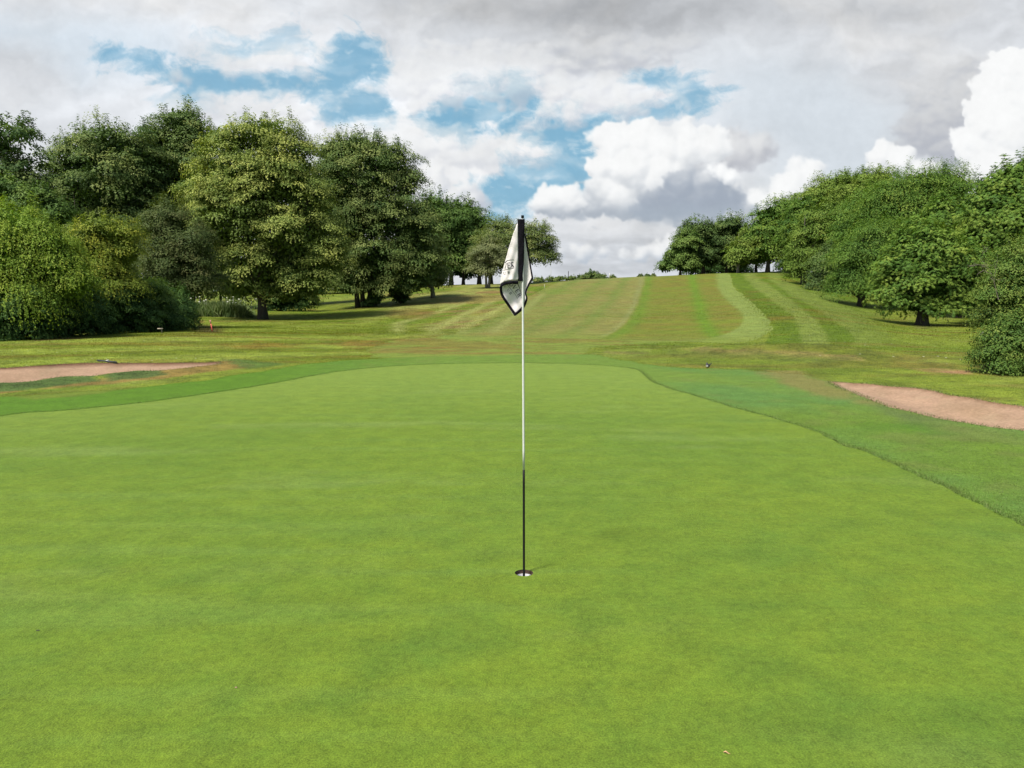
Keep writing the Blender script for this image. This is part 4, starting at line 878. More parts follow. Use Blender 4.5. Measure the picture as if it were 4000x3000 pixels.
    if mi:
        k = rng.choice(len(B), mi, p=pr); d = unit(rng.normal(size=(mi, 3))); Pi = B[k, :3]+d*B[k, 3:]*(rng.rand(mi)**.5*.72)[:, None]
        P = np.concatenate([P, Pi]); Nn = np.concatenate([Nn, unit(rng.normal(size=(mi, 3)))]); A = np.concatenate([A, unit(rng.normal(size=(mi, 3)))]); T = np.concatenate([T, rng.normal(.28, .1, mi)]); S = np.concatenate([S, size*rng.uniform(1.3, 2.4, mi)])  # inner fill leaves tinted darker: the crown's inner shade put into their colour
    if fan:                                                   # leaflets radiating like fingers
        mm = len(P); rep = fan; P = np.repeat(P, rep, 0); Nn = np.repeat(Nn, rep, 0); A = np.repeat(A, rep, 0); T = np.repeat(T, rep)+rng.normal(0, .04, mm*rep); S = np.repeat(S, rep)
        Cc = unit(np.cross(Nn, A)); w_ = np.tile((np.arange(rep)-(rep-1)/2)*.62, mm); A = unit(A*np.cos(w_)[:, None]+Cc*np.sin(w_)[:, None]-np.array([0, 0, .18]))
    bx = unit(np.cross(Nn, A)); A = unit(np.cross(bx, Nn)); hw = S*narrow*.5
    mid = P+A*(S*.45)[:, None]+Nn*(S*.06)[:, None]
    V = np.stack([P, mid+bx*hw[:, None], P+A*S[:, None]-Nn*(S*.10)[:, None], mid-bx*hw[:, None]], 1).reshape(-1, 3)
    F = np.arange(len(V)).reshape(-1, 4)
    return V, F, np.clip(T, 0, 1), c
def limbs(rng, base, H, targets, r0, lean=(0, 0), stems=1, fork=.35, nlimb=14, twigs=26):
    mb = MB(); base = np.asarray(base, float); tops_ = []
    for s_ in range(stems):
        off = np.array([0, 0, 0.]) if stems == 1 else np.array([(s_-(stems-1)/2)*.55*r0*2, rng.uniform(-.3, .3)*r0, 0])
        tip = base+off*3.2+np.array([lean[0]+rng.normal(0, .02*H), lean[1]+rng.normal(0, .02*H), H*.82]); n = 10
        P = [base+off+(tip-base-off)*t+np.array([math.sin(t*5+s_)*.012*H, math.cos(t*4+s_)*.012*H, 0])*t for t in np.linspace(0, 1, n)]
        R = [r0/math.sqrt(stems)*((1-t)**.8*.85+.06)+(.35*r0/math.sqrt(stems)*math.exp(-t*22)) for t in np.linspace(0, 1, n)]
        P[0] = P[0]-np.array([0, 0, .25]); mb.tube(P, R, 9); tops_.append((P, R))
    if len(targets):
        T = targets[rng.permutation(len(targets))][:nlimb]
        br = []
        for g in T:
            P, R = tops_[rng.randint(stems)]; t = np.clip((g[2]-base[2])/H*.55, .14, .85)*rng.uniform(.75, 1.); q = t*(len(P)-1); i = int(q); f = q-i; st = P[i]*(1-f)+P[min(i+1, len(P)-1)]*f; r = R[i]*.5
            g2 = st+(g-st)*.92; mid_ = (st+g2)/2+np.array([0, 0, np.linalg.norm(g2-st)*.10]); Q_ = [st*(1-a)**2+2*mid_*a*(1-a)+g2*a*a for a in np.linspace(0, 1, 7)]
            mb.tube(Q_, np.linspace(r, r*.12, 7), 6, False); br.append(Q_)
        T2 = targets[rng.permutation(len(targets))][:twigs]
        for g in T2:
            Q_ = br[rng.randint(len(br))]; st = Q_[rng.randint(2, 6)]
            if np.linalg.norm(g-st) > H*.5: continue
            mb.tube([st, (st+g)/2+np.array([0, 0, .06*H*rng.rand()]), g], [r0*.12, r0*.07, r0*.02], 5, False)
    return mb
TREES = []
def plant(name, label, cat, base, Y, blobs, mat, nleaf, size, seed, bark=None, r0=.28, group=None, zbase=None, stems=1, lean=(0, 0), nlimb=14, deep=1., crown_name='crown', **kw):
    """base (px, py or None) at forward distance Y; blobs in the same drawing: (px, py, rx, ry[, dY])"""
    rng = np.random.RandomState(seed); p = at(base[0], base[1] if base[1] else 1150, Y); p[2] = height0(p[0], p[1])
    bl = []
    for b_ in blobs:
        dY = b_[4] if len(b_) > 4 else 0.; c = at(b_[0], b_[1], Y+dY)-p; k = (Y+dY)/FPX; bl.append((c[0], c[1], c[2], b_[2]*k, b_[2]*k*deep, b_[3]*k))
    V, F, T, cl = crown_mesh(rng, bl, nleaf, size, **kw)
    V[:, 2] = np.maximum(V[:, 2], .02)
    o = empty(name, p, 0, label, cat, group)
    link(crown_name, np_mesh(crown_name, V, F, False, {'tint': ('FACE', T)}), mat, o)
    H = max(b[2]+b[5] for b in bl)
    limbs(rng, (0, 0, 0), H, cl, r0, lean, stems, nlimb=nlimb).build('trunk', bark or B_dark, o)
    TREES.append(len(F)); return o
DEN = 2.5
def n_(k): return int(k*DEN)
GT = 'big trees at the left of the course'; GR = 'trees in a row up the right side'; GH = 'shrubs of the hedge at the left'
TALL = 'tree'
# ---- left, behind the hedge
plant('tall_tree', 'sparse dark tree with sky showing through, at the left edge of the view', TALL, (20, None), 52., [(40,540,105,85),(120,640,62,62),(10,700,110,90),(-130,600,150,150),(70,770,110,90),(-120,800,150,150),(110,720,60,60)], L_dark, n_(15000), .24, 11, r0=.25, group=GT, clump=.75, inner=.03, per=46, tint=(.42, .2))
plant('leafy_bush', 'bright green bush above the yellow-green hedge at the far left', 'bush', (40, None), 45., [(20,760,120,70),(130,790,95,60),(200,840,80,70),(-80,800,130,110),(60,880,150,90)], L_bright, n_(14000), .19, 12, r0=.14, group=GT, clump=.6, per=40)
plant('lime_tree', 'dark broad tree with a rounded double top, left of the tallest crown', TALL, (440, None), 62., [(410,570,130,90),(520,620,110,120),(310,640,115,110),(240,720,70,80),(420,740,220,170),(300,850,160,160),(480,880,160,150),(380,1000,240,170)], L_dark, n_(42000), .21, 13, group=GT, clump=1.0, tint=(.52, .24), per=60)
plant('lime_tree', 'tallest dark tree on the left, its top just left of the yellow-flecked lime', TALL, (690, None), 66., [(715,490,95,75),(640,560,80,90),(780,560,90,110),(700,660,170,150),(610,790,170,150),(760,800,130,160),(660,960,220,180)], L_dark, n_(42000), .22, 14, group=GT, clump=1.05, tint=(.48, .24), per=60)
plant('shade_tree', 'dark shaded tree filling the gap between the two flecked limes', TALL, (1230, 1200), 76., [(1230,820,130,150),(1180,960,170,150),(1290,1000,120,120),(1120,1090,150,70)], L_hedge, n_(14000), .30, 15, group=GT, clump=1.0)
plant('lime_tree', 'large lime tree flecked with yellow-green, standing alone on one dark trunk', TALL, (1027, 1245), 53., [(900,560,95,95),(1030,530,130,75),(1130,620,110,110),(960,680,190,140),(1080,740,180,160),(860,780,140,150),(960,860,220,180),(1190,800,110,140),(1150,930,180,150),(1290,990,90,75),(860,960,130,120),(1010,1040,190,110),(1210,1080,150,90),(920,1110,110,70,-1.2),(1120,1140,110,50)], L_lime, n_(70000), .165, 16, r0=.33, group=GT, clump=.82, tint=(.58, .24), per=64, droop=.6)
plant('spreading_tree', 'dark spreading tree with several stems splaying from one base, right of the big lime', TALL, (1430, 1200), 65., [(1290,600,60,60),(1400,585,110,60),(1500,640,120,95),(1310,690,110,120),(1420,720,180,140),(1580,720,70,90),(1370,850,170,160),(1510,860,160,150),(1620,900,100,130),(1350,1000,120,120),(1480,1020,170,120),(1650,1030,105,120),(1560,1100,140,70),(1390,1110,110,50)], L_dark, n_(66000), .19, 17, r0=.42, group=GT, stems=4, clump=.95, tint=(.60, .24), per=60, droop=.6)
plant('understorey_shrub', 'dark shaded undergrowth behind the long grass, left of the big lime trunk', 'bush', (860, None), 66., [(860,1070,130,80),(720,1090,110,90),(960,1110,70,60)], L_hedge, n_(9000), .22, 311, r0=.1, clump=.8, per=40, skirt=True, nlimb=6)
plant('understorey_shrub', 'dark low bush just right of the big lime trunk', 'bush', (1110, None), 63., [(1110,1160,70,50),(1180,1140,60,55),(1060,1180,40,35)], L_hedge, n_(7000), .19, 312, r0=.1, clump=.6, per=36, skirt=True, nlimb=6)
for i, (px_, w_) in enumerate([(1190, 130), (1420, 120), (1590, 100)]):
    plant('wood_edge_tree', ['dark wood edge across the shaded lawn, behind the low bush by the lime trunk', 'dark wood edge seen between the stems of the spreading tree', 'dark wood edge seen right of the stems of the spreading tree'][i], TALL, (px_, None), 104., [(px_,1060,w_,75),(px_-60,1100,w_*.7,40),(px_+60,1105,w_*.6,36)], L_hedge, n_(6500), .34, 313+i, r0=.25, clump=1.3, per=36, skirt=True, nlimb=6)
plant('suckering_stump', 'low dark leafy clump growing round a stem, under the spreading tree', 'bush', (1565, 1190), 66., [(1565,1160,42,30),(1560,1130,30,30)], L_hedge, n_(1800), .16, 18, r0=.10, clump=.3, per=20, tint=(.3, .2), nlimb=5)
plant('basal_shoots', 'low dark leafy shoots round the foot of the splayed tree', 'bush', (1465, 1200), 64.2, [(1468,1165,30,30),(1440,1180,22,20)], L_hedge, n_(1400), .15, 19, r0=.06, clump=.3, per=20, tint=(.3, .2), nlimb=4)
plant('leaning_tree', 'small tree with a leaning trunk at the right edge of the spreading tree', TALL, (1692, 1166), 71., [(1680,1000,60,80),(1700,1080,50,60),(1640,1060,60,70)], L_olive, n_(8000), .19, 20, r0=.22, bark=B_grey, lean=(-.5, 0), group=GT, clump=.7, per=40, droop=.7)
plant('woodland_tree', 'bright green tree with an airy top behind the spreading tree', TALL, (1762, 1117), 99., [(1700,830,75,70),(1760,880,90,80),(1690,950,90,90),(1770,990,90,80)], L_bright, n_(15000), .30, 21, r0=.3, group=GT, clump=1.2, per=44)
plant('woodland_tree', 'bright green rounded tree left of the pair of pale-stemmed trees', TALL, (1872, 1115), 101., [(1800,840,75,60),(1850,890,75,75),(1800,960,90,90),(1880,960,60,90),(1830,1020,100,50)], L_bright, n_(15000), .30, 22, r0=.3, group=GT, clump=1.2, per=44)
plant('woodland_tree', 'dark tree deep in the shade at the back of the left wood', TALL, (1700, 1120), 108., [(1640,960,110,110),(1720,1040,100,60),(1820,1050,90,45),(1880,1040,60,40)], L_hedge, n_(9000), .34, 23, r0=.3, group=GT, clump=1.2, per=44, nlimb=8)
for i, (px, Y) in enumerate([(1650,106),(1810,104),(1920,107),(1725,109)]):
    plant('bare_stemmed_tree', ['dark bare stem under the left wood, nearest the spreading tree', 'dark bare stem under the middle of the left wood', 'dark bare stem just left of the pale-stemmed trees', 'dark bare stem between the two bright green trees'][i], TALL, (px, None), Y, [(px,1000,60,55),(px+15,960,50,50)], L_hedge, n_(2600), .34, 230+i, r0=.25, clump=1.0, per=36, nlimb=6)
plant('grey_leaved_tree', 'sparse grey-green tree on two pale leaning stems, just left of the flag', TALL, (1905, 1134), 83., [(1910,985,68,55),(1870,1040,42,50),(1955,1030,50,55),(1900,1050,60,50)], L_sage, n_(9000), .17, 24, r0=.22, bark=B_grey, stems=2, group=GT, clump=.65, per=34, inner=.08, tint=(.45, .25))
plant('airy_tree', 'airy olive tree behind the flag with loose sprigs on top', TALL, (1972, 1124), 91., [(1955,890,50,38),(1930,950,80,60),(2020,930,90,55),(2100,940,70,65),(2050,990,110,60),(2140,1000,42,48),(1970,1010,80,50)], L_olive, n_(22000), .19, 25, r0=.24, bark=B_grey, group=GT, clump=.85, per=40, inner=.10, tint=(.5, .25))
# ---- the hedge at the left
hk = dict(group=GH, cat='shrub')
plant('hawthorn_shrub', 'yellow-green arching shrub at the left end of the hedge', 'shrub', (30, None), 27.5, [(60,900,150,95),(-80,930,160,130),(180,960,110,90),(60,1030,200,120),(230,1040,100,100),(90,1150,190,120),(280,1100,90,90)], L_haw, n_(46000), .085, 31, r0=.10, group=GH, clump=.55, per=60, droop=1.1, tint=(.56, .2))
plant('golden_shrub', 'golden yellow shrub in the middle of the hedge', 'shrub', (400, None), 31.5, [(400,900,90,50),(470,920,70,50),(350,970,100,80),(480,990,70,60),(410,1050,120,70),(300,960,90,80),(300,1060,110,90),(450,1120,110,70)], L_yellow, n_(24000), .09, 32, r0=.08, group=GH, clump=.5, per=50, droop=.8, tint=(.42, .26))
plant('dull_shrub', 'dull brownish shrub with bare twigs at the right end of the hedge', 'shrub', (670, None), 40., [(660,860,85,80),(620,960,110,100),(750,960,100,100),(680,1030,150,90),(740,1100,120,90),(620,1120,120,70)], L_brown, n_(34000), .11, 33, r0=.12, group=GH, bark=B_twig, clump=.6, per=50, droop=.5, tint=(.45, .25), inner=.14, nlimb=26)
plant('hedge_shrub', 'dark green hedge shrub at the far left, low against the grass', 'shrub', (60, 1340), 27.2, [(-60,1200,170,130),(90,1210,150,120),(0,1270,160,70)], L_hedge, n_(30000), .085, 34, r0=.08, group=GH, clump=.42, per=40, tint=(.42, .24), shell=.8, upness=.5, skirt=True)
plant('hedge_shrub', 'dark green hedge shrub below the yellow-green arching one', 'shrub', (260, 1322), 29.5, [(230,1160,130,110),(290,1220,120,95),(180,1250,110,75)], L_hedge, n_(28000), .088, 35, r0=.08, group=GH, clump=.42, per=40, tint=(.40, .24), shell=.8, upness=.5, skirt=True)
plant('hedge_shrub', 'dark green hedge shrub below the golden one', 'shrub', (430, 1310), 31.8, [(420,1150,120,90),(470,1210,120,95),(370,1240,110,75)], L_hedge, n_(27000), .09, 36, r0=.08, group=GH, clump=.42, per=40, tint=(.48, .24), shell=.8, upness=.5, skirt=True)
plant('bramble_shrub', 'lighter green bramble with pale blossom at the top of the hedge', 'shrub', (530, 1305), 33.2, [(500,1110,60,40),(570,1140,80,40),(520,1180,110,70)], L_bright, n_(11000), .09, 37, r0=.05, group=GH, clump=.4, per=34, tint=(.55, .25), shell=.8)
plant('hedge_shrub', 'dark green hedge shrub second from the right end of the hedge', 'shrub', (590, 1300), 34.2, [(580,1190,90,70),(610,1240,95,60),(540,1250,70,50)], L_hedge, n_(22000), .092, 38, r0=.07, group=GH, clump=.42, per=40, tint=(.42, .24), shell=.8, upness=.5, skirt=True)
plant('hedge_shrub', 'dark rounded hedge shrub closing the right end of the hedge', 'shrub', (685, 1292), 36.2, [(670,1190,70,55),(690,1240,66,52),(650,1230,60,50)], L_hedge, n_(20000), .095, 39, r0=.07, group=GH, clump=.42, per=40, tint=(.42, .24), shell=.8, upness=.5, skirt=True)
# ---- right side, from the crest down
plant('crest_tree', 'light green tree at the left end of the clump on the crest', TALL, (2655, None), 113., [(2690,950,40,40),(2650,990,42,48),(2615,1030,36,34),(2680,1030,50,40),(2590,1045,18,18)], L_bright, n_(9000), .30, 41, r0=.2, group=GR, clump=.9, per=36, tint=(.68, .2))
plant('crest_tree', 'dark round tree second from the left in the clump on the crest', TALL, (2745, None), 116., [(2725,905,65,42),(2700,950,66,62),(2760,960,65,70),(2720,1010,75,45)], L_dark, n_(12000), .32, 42, r0=.3, group=GR, clump=1.2, per=36, tint=(.34, .16))
plant('crest_tree', 'dark tree with a flat-domed top in the middle of the crest clump', TALL, (2835, None), 117., [(2850,890,68,42),(2880,950,66,66),(2820,960,66,60),(2850,1010,70,40)], L_dark, n_(12000), .32, 43, r0=.3, group=GR, clump=1.2, per=36, tint=(.40, .16))
plant('crest_tree', 'pale olive tree leaning out over the fairway at the crest, on a thin pale trunk', TALL, (2879, None), 107., [(2900,985,60,36),(2950,930,60,50),(2880,1015,34,20),(2960,1000,50,40)], L_chest2, n_(10000), .28, 44, r0=.22, bark=B_grey, group=GR, clump=1.0, per=36, tint=(.62, .18))
plant('crest_tree', 'broad green tree on a single trunk at the right of the crest', TALL, (2998, 1067), 106., [(3010,850,70,50),(3080,830,80,60),(2980,910,70,60),(3060,920,90,80),(3010,980,90,50),(3100,980,60,50)], L_chest, n_(17000), .28, 45, r0=.32, group=GR, clump=1.1, per=40, tint=(.52, .2))
plant('crest_tree', 'dark tree behind the trunks on the crest', TALL, (2950, None), 118., [(2930,1000,60,40),(2960,960,60,60),(2900,1020,40,25)], L_hedge, n_(6000), .32, 46, r0=.25, group=GR, clump=1.1, per=36, nlimb=6)
plant('row_tree', 'tall tree with pale airy sprigs on top, behind the yellowish row tree', TALL, (3260, None), 101., [(3190,770,70,55),(3270,740,80,60),(3360,720,80,55),(3430,720,70,60),(3300,800,160,80),(3180,860,90,70)], L_chest2, n_(26000), .27, 47, r0=.35, group=GR, clump=1.1, per=40, tint=(.60, .2))
plant('row_tree', 'wide yellowish-green tree in the row, its foliage reaching the ground', TALL, (3137, 1110), 88., [(3250,850,100,65),(3190,920,95,80),(3300,930,110,110),(3140,990,62,62),(3220,1010,100,75),(3120,1050,40,40),(3310,1030,90,70)], L_chest2, n_(28000), .24, 48, r0=.3, group=GR, clump=1.0, per=44, tint=(.50, .2), droop=.8)
plant('row_tree', 'large domed tree towering over the middle of the right-hand row', TALL, (3560, None), 66., [(3600,730,120,70),(3500,770,120,80),(3700,750,110,90),(3440,850,110,90),(3560,860,160,120),(3700,880,120,120),(3480,960,130,90)], L_chest, n_(42000), .20, 49, r0=.4, group=GR, clump=1.1, per=46, fan=0, tint=(.52, .2), narrow=.36, droop=.8)
plant('row_tree', 'dark leafy tree whose low skirt hides its trunk, left of the near chestnut', TALL, (3365, 1203), 60., [(3360,1010,110,80),(3440,960,110,90),(3320,1080,75,60),(3400,1090,110,70),(3460,1050,90,90),(3290,1120,50,30)], L_chest, n_(30000), .19, 50, r0=.34, group=GR, clump=1.0, per=44, tint=(.44, .2), narrow=.36, droop=.8)
plant('row_tree', 'shaded low tree between the yellowish tree and the dark leafy one', TALL, (3255, 1165), 74., [(3260,1030,80,60),(3230,1100,60,40),(3300,1080,70,60)], L_dark, n_(14000), .22, 51, r0=.3, group=GR, clump=1.0, per=40, tint=(.34, .18))
plant('chestnut_tree', 'near sweet chestnut with long drooping leaves and a low crown over one short trunk', TALL, (3600, 1275), 44., [(3610,980,130,80),(3520,1050,95,70),(3680,1040,110,80),(3600,1100,130,80),(3500,1140,80,55),(3570,1180,90,40),(3720,1130,100,80),(3780,1030,80,80),(3690,1190,90,35)], L_chest, n_(20000), .165, 52, r0=.36, group=GR, clump=.75, per=30, fan=5, narrow=.26, tint=(.55, .2), droop=.8, nlimb=16)
plant('chestnut_tree', 'tall chestnut crown at the right edge, standing highest in the row', TALL, (3940, None), 47., [(3960,720,110,80),(4060,740,140,120),(3860,800,80,80),(3930,850,130,110),(4060,900,150,140),(3850,930,100,90),(3960,1000,150,110),(3860,1080,100,90),(3820,1160,90,60),(4020,1150,130,100),(4180,1000,140,200)], L_chest, n_(28000), .18, 53, r0=.45, group=GR, clump=.9, per=32, fan=5, narrow=.26, tint=(.50, .2), droop=.8)
plant('chestnut_tree', 'chestnut crown rising behind the near low one', TALL, (3760, 1240), 53., [(3720,860,110,80),(3800,910,90,90),(3680,940,110,70),(3780,1020,110,90),(3850,1120,110,70)], L_chest, n_(13000), .21, 54, r0=.4, group=GR, clump=.9, per=32, fan=5, narrow=.26, tint=(.50, .2), droop=.8)
for i, (px_, Y_0, w_) in enumerate([(2740, 124, 80), (2860, 124, 80), (3110, 112, 50)]):
    plant('crest_shrub', ['dark undergrowth below the dark round crest tree', 'dark undergrowth below the flat-domed crest tree', 'dark undergrowth right of the crest trunks'][i], 'bush', (px_, None), Y_0, [(px_,1045,w_,28),(px_-30,1030,w_*.6,36)], L_hedge, n_(3500), .34, 340+i, r0=.15, clump=1.1, per=30, skirt=True, nlimb=5)
plant('row_tree', 'green tree filling the row between the crest trunks and the yellowish tree', TALL, (3125, None), 97., [(3110,890,70,80),(3160,940,60,90),(3130,1000,60,55),(3150,830,60,50)], L_chest, n_(10000), .26, 351, r0=.3, group=GR, clump=1.0, per=36, skirt=True)
plant('row_tree', 'deep green tree behind the yellowish tree, below the airy sprigs', TALL, (3400, None), 80., [(3400,820,110,80),(3360,900,110,90),(3450,960,110,90)], L_chest, n_(14000), .22, 352, r0=.3, group=GR, clump=1.0, per=40)
# ---- bush close by at the right edge
plant('thorn_bush', 'tall bush at the right edge with a brownish top and bare grey branches', 'bush', (4040, 1440), 16.6, [(4070,990,120,70),(3990,1050,105,75),(4090,1110,150,100),(3930,1150,95,75),(4060,1220,150,100),(3930,1240,95,75),(4000,1300,130,90),(3950,1350,90,60)], L_green, n_(40000), .055, 61, r0=.07, bark=B_twig, clump=.30, per=50, tint=(.62, .28), droop=.6)
plant('laurel_bush', 'low dark glossy bush under the thorn bush at the right edge', 'bush', (3990, 1452), 16.0, [(3930,1330,85,60),(4060,1310,140,110),(3905,1385,80,58),(3990,1395,110,58),(4110,1390,120,70)], L_green, n_(30000), .062, 62, r0=.04, clump=.26, per=40, tint=(.50, .24), shell=.8, skirt=True)
# ---- far skyline shrubs
sk_ = [(2312,1096,132,[(2310,1078,36,22),(2345,1084,30,14),(2280,1084,26,12)],'round dark bush on the skyline, largest of the far hedge'),(2230,1098,130,[(2230,1090,36,9),(2262,1086,20,10)],'low skyline bush left of the large round one'),(2165,1100,130,[(2160,1091,36,9),(2190,1088,22,9)],'low skyline bush behind the thin white pole'),(2110,1102,128,[(2105,1095,28,9)],'low skyline bush right beside the flag'),
       (2397,1094,134,[(2395,1086,13,7)],'tiny bush right of the short white post'),(2503,1088,136,[(2503,1082,9,7)],'first of three tiny round bushes on the skyline, the greener one'),(2529,1086,136,[(2529,1080,9,7)],'darkest and middle of three tiny round bushes on the skyline'),(2551,1085,136,[(2551,1079,6,6)],'smallest of three tiny bushes on the skyline, nearest the crest trees'),
       (2030,1104,126,[(2035,1096,36,9)],'low skyline shrub seen under the airy tree')]
for i, (px, py, Y, bl, lab) in enumerate(sk_):
    plant('skyline_bush', lab, 'bush', (px, None), Y, bl, L_dark if i in (0, 6) else L_olive, 1500 if i else 4000, .26, 70+i, r0=.08, group='bushes along the far skyline', clump=.45, per=20, tint=(.45, .2), nlimb=4)
# ---- dead branches of the thorn bush and dull shrub: pale forked twigs
def dead_branch(px, py, Y, L, seed, ang, label):
    rng = np.random.RandomState(seed); p = at(px, py, Y); mb = MB()
    def go(q, d, l, r, lev):
        P = [q]; n = 5
        for i in range(n): d = unit(d+rng.normal(0, .16, 3)); P.append(P[-1]+d*l/n)
        mb.tube(P, np.linspace(r, r*.35, len(P)), 5, False)
        if lev:
            for i in range(4): k_ = rng.randint(1, len(P)); go(P[k_], unit(d+rng.normal(0, .6, 3)), l*rng.uniform(.35, .6), r*.5, lev-1)
    go(np.zeros(3), np.array([math.cos(ang), -.2, math.sin(ang)]), L, .014*L, 3); return mb, p
mb, p = dead_branch(3900, 1170, 15.9, .75, 5, 2.25, '')
o = mb.build('dead_branch', B_twig, None, True, p); tag(o, 'bare pale forked branch poking out of the thorn bush at the right', 'branch')
# ---- white umbels and long grass under the limes
def meadow():
    rng = np.random.RandomState(9); n = 9000; px = 745+260*rng.rand(n)**.9; Yv = 54+rng.rand(n)*7
    x = (px-2000)/FPX*Yv; z = height0(x, Yv); h = rng.uniform(.35, 1.0, n)*(.8+.5*fbm((px-2000)/FPX*Yv/1.6, Yv/1.6, 3, 71))*ss(1006, 930, px)*ss(740, 775, px)*1.15; an = rng.uniform(0, np.pi, n); w_ = rng.uniform(.02, .06, n); ln = rng.normal(0, .18, (n, 2))
    b0 = np.stack([x-np.cos(an)*w_, Yv-np.sin(an)*w_, z], 1); b1_ = np.stack([x+np.cos(an)*w_, Yv+np.sin(an)*w_, z], 1); t_ = np.stack([x+ln[:, 0], Yv+ln[:, 1], z+h], 1)
    m_ = np.stack([x+ln[:, 0]*.4+np.cos(an)*w_*.8, Yv+ln[:, 1]*.4, z+h*.6], 1)
    V = np.stack([b0, b1_, m_, t_], 1).reshape(-1, 3); me = np_mesh('meadow_grass', V, np.arange(len(V)).reshape(-1, 4), False, {'tint': ('FACE', rng.uniform(.2, 1, n))})
    tag(link('meadow_grass', me, leaf_material('meadow_blades', (.06, .10, .03), (.10, .15, .045), (.17, .21, .08))), 'long unmown grass at the edge of the mown turf under the limes', 'grass', None, 'stuff')
    V = []; F = []; W = []; k = 0
    for i in range(26):
        px_ = rng.uniform(750, 1010) if i < 22 else rng.uniform(1010, 1040); Y_0 = 55+rng.rand()*3; x0 = (px_-2000)/FPX*Y_0; z0 = height0(np.array([x0]), np.array([Y_0]))[0]+rng.uniform(.9, 1.35); r_ = rng.uniform(.04, .09)
        c0 = len(V); V += [(x0, Y_0, z0+.02)]+[(x0+r_*math.cos(a_), Y_0+r_*math.sin(a_), z0-.02) for a_ in np.linspace(0, 2*math.pi, 8)[:-1]]
        F += [(c0, c0+1+j, c0+1+(j+1) % 7) for j in range(7)]; V += [(x0-.006, Y_0, z0), (x0+.006, Y_0, z0), (x0, Y_0, z0-1.2)]; F += [(c0+8, c0+9, c0+10)]
    me = py_mesh('wild_flowers', V, F); tag(link('wild_flowers', me, simple_mat('white_umbels', (.62, .64, .52), .9, .2, 8.)), 'white umbels of wild flowers above the long grass', 'flowers', None, 'stuff')
meadow()
# pale blossom in the hedge
def blossom():
    rng = np.random.RandomState(19); V = []; F = []
    for i in range(120):
        px_ = rng.uniform(380, 680) if i < 80 else rng.uniform(60, 700); py_ = rng.uniform(1100, 1280); Y_0 = 27+(px_/690.)*8.2-rng.uniform(.6, 1.2); c = at(px_, py_, Y_0)
        r_ = rng.uniform(.02, .04); c0 = len(V); V += [tuple(c+[0, -.015, 0])]+[tuple(c+[r_*math.cos(a_), 0, r_*math.sin(a_)]) for a_ in np.linspace(0, 2*math.pi, 6)[:-1]]; F += [(c0, c0+1+j, c0+1+(j+1) % 5) for j in range(5)]
    return V, F
# ---------------------------------------------------------------- longer grass blades where the collar meets the green
def blades(name, P, h, w_, seed, mat, label, lean=.5, cols=None):
    rng = np.random.RandomState(seed); n = len(P); an = rng.uniform(0, 2*np.pi, n); hh = h*rng.uniform(.5, 1.2, n); ww = w_*rng.uniform(.6, 1.3, n); ln = rng.normal(0, lean, (n, 2))*hh[:, None]
    d = np.stack([np.cos(an), np.sin(an), 0*an], 1)*ww[:, None]; t_ = P+np.stack([ln[:, 0], ln[:, 1], hh], 1)
    V = np.stack([P-d, P+d, t_], 1).reshape(-1, 3); ca = None if cols is None else {'albedo': np.repeat(cols*rng.uniform(.75, 1.35, n)[:, None]*rng.uniform(.9, 1.1, (n, 3)), 3, 0)}
    me = np_mesh(name, V, np.arange(len(V)).reshape(-1, 3), False, {'tint': ('FACE', rng.uniform(0, 1, n))}, ca); o = link(name, me, mat); tag(o, label, 'grass', None, 'stuff'); return o
M_blade = leaf_material('collar_blades', (.090, .140, .035), (.125, .18, .045), (.17, .22, .06), .25, .2)
def on_ground(x, y): return np.stack([x, y, height(x, y)], 1)
rng = np.random.RandomState(77)
E_ = GREEN; seg = np.linalg.norm(np.roll(E_, -1, 0)-E_, axis=1); far_ok = (E_[:, 1] > 1.5)
dens = np.where(far_ok, 900., 0)/np.maximum(1, np.linalg.norm(E_, axis=1)/7.); cnt = (seg*dens*.9).astype(int); ii = np.repeat(np.arange(len(E_)), cnt); t = rng.rand(len(ii)); nx2 = np.roll(E_, -1, 0)
pt = E_[ii]*(1-t[:, None])+nx2[ii]*t[:, None]; dv = unit(nx2[ii]-E_[ii]); nn_ = np.stack([dv[:, 1], -dv[:, 0]], 1); 
if poly_sd(np.array([E_[20, 0]+.2*(nx2[20]-E_[20])[1]]), np.array([E_[20, 1]-.2*(nx2[20]-E_[20])[0]]), E_)[0] > 0: nn_ = -nn_
pt = pt+nn_*(np.abs(rng.normal(0, .05, len(pt)))-.01)[:, None]
pt = pt-nn_*(fbm(pt[:, 0]*2.5, pt[:, 1]*2.5, 4, 301)*.05)[:, None]*-1.
blades('edge_grass', on_ground(pt[:, 0], pt[:, 1]), .022, .0022, 3, M_blade, 'slightly longer grass along the rim of the putting green')
m = 60000; px = rng.uniform(2700, 4200, m); py = rng.uniform(1450, 2150, m); W_ = at(px, py, (CAMH)*(cp-(py-1500)/FPX*sp)/(sp+(py-1500)/FPX*cp))
sa = field(W_[:, :2], APRON); sg = field(W_[:, :2], GREEN); sb = field(W_[:, :2], BUNK_R); ok = (sa > 0) & (sg < -.02) & (sb < 0); W_ = W_[ok]
blades('collar_grass', on_ground(W_[:, 0], W_[:, 1]), .010, .0022, 4, M_blade, 'short grass blades of the collar right of the green')
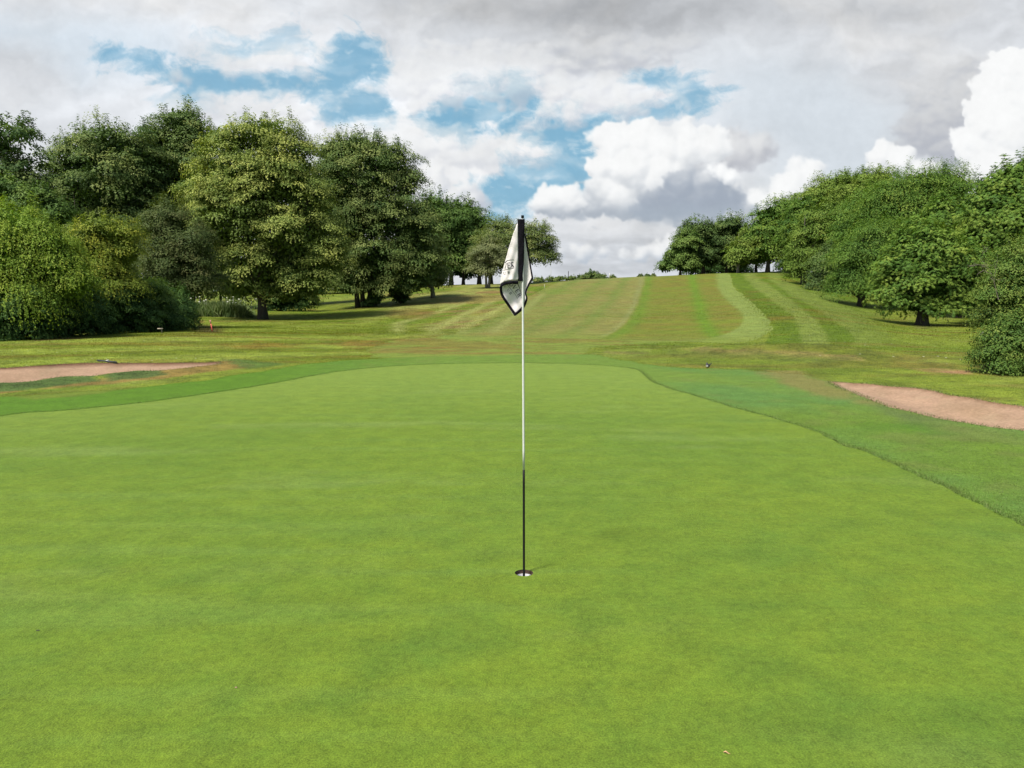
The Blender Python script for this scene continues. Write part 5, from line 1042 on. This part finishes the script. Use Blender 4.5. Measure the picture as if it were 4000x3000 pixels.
# ragged turf hanging over the rims of the bunkers
for Pp, sd_ in ((BUNK_L, 5), (BUNK_R, 6)):
    seg = np.linalg.norm(np.roll(Pp, -1, 0)-Pp, axis=1); cnt = (seg*220).astype(int); ii = np.repeat(np.arange(len(Pp)), cnt); t = rng.rand(len(ii)); nx2 = np.roll(Pp, -1, 0); pt = Pp[ii]*(1-t[:, None])+nx2[ii]*t[:, None]+rng.normal(0, .045, (len(ii), 2))
    blades('bunker_rim_grass', np.stack([pt[:, 0], pt[:, 1], height0(pt[:, 0], pt[:, 1])], 1), .028, .004, sd_, leaf_material('rim_blades', (.07, .10, .03), (.12, .15, .05), (.26, .21, .11), .2, .2), 'ragged grass on the rim of the '+('left' if sd_ == 5 else 'right')+' bunker', .8)
def tuft_mat():
    m, nt, b, out = new_mat('turf_blades'); a_ = nt.nodes.new('ShaderNodeAttribute'); a_.attribute_name = 'albedo'; nt.links.new(a_.outputs['Color'], b.inputs['Base Color']); b.inputs['Roughness'].default_value = .8; b.inputs['Specular IOR Level'].default_value = .1
    t = nt.nodes.new('ShaderNodeBsdfTranslucent'); nt.links.new(a_.outputs['Color'], t.inputs['Color']); mx = nt.nodes.new('ShaderNodeMixShader'); mx.inputs[0].default_value = .4; nt.links.new(b.outputs[0], mx.inputs[1]); nt.links.new(t.outputs[0], mx.inputs[2]); nt.links.new(mx.outputs[0], out.inputs['Surface']); return m
M_tuft = tuft_mat()
def tufts(name, mask, colour, num, h, w_, seed, label, rlo, rhi):
    rng = np.random.RandomState(seed); vi = np.unique(TRI[mask]); r_ = np.hypot(XY[vi, 0], XY[vi, 1]); vi = vi[(r_ > rlo) & (r_ < rhi) & (np.abs(PXg[vi]-2000) < 2300) & (Y_[vi] > 1)]
    k = rng.choice(vi, num); rk = np.hypot(XY[k, 0], XY[k, 1]); q = XY[k]+rng.normal(0, 1, (num, 2))*(rk*.006)[:, None]; bl = FV[k, 2]; br_ = FV[k, 3]
    z = height(q[:, 0], q[:, 1], bl, br_); sc = np.clip(rk/20., .6, 2.2)
    ok = (bl < -.06) & (br_ < -.06); P = np.stack([q[:, 0], q[:, 1], z-.004], 1)[ok]
    blades(name, P, h*sc[ok], w_*sc[ok], seed, M_tuft, label, .6, colour[k][ok]*1.5)
tufts('rough_grass', isR, rough, 230000, .019, .0065, 21, 'standing blades of the mown rough', 14, 75)
tufts('fairway_grass', isF, fw, 90000, .011, .006, 22, 'standing blades of the striped fairway', 18, 90)
tufts('apron_grass', isA, apron, 90000, .012, .004, 23, 'standing blades of the collar round the green', 5, 20)
print('leaf faces', sum(TREES))
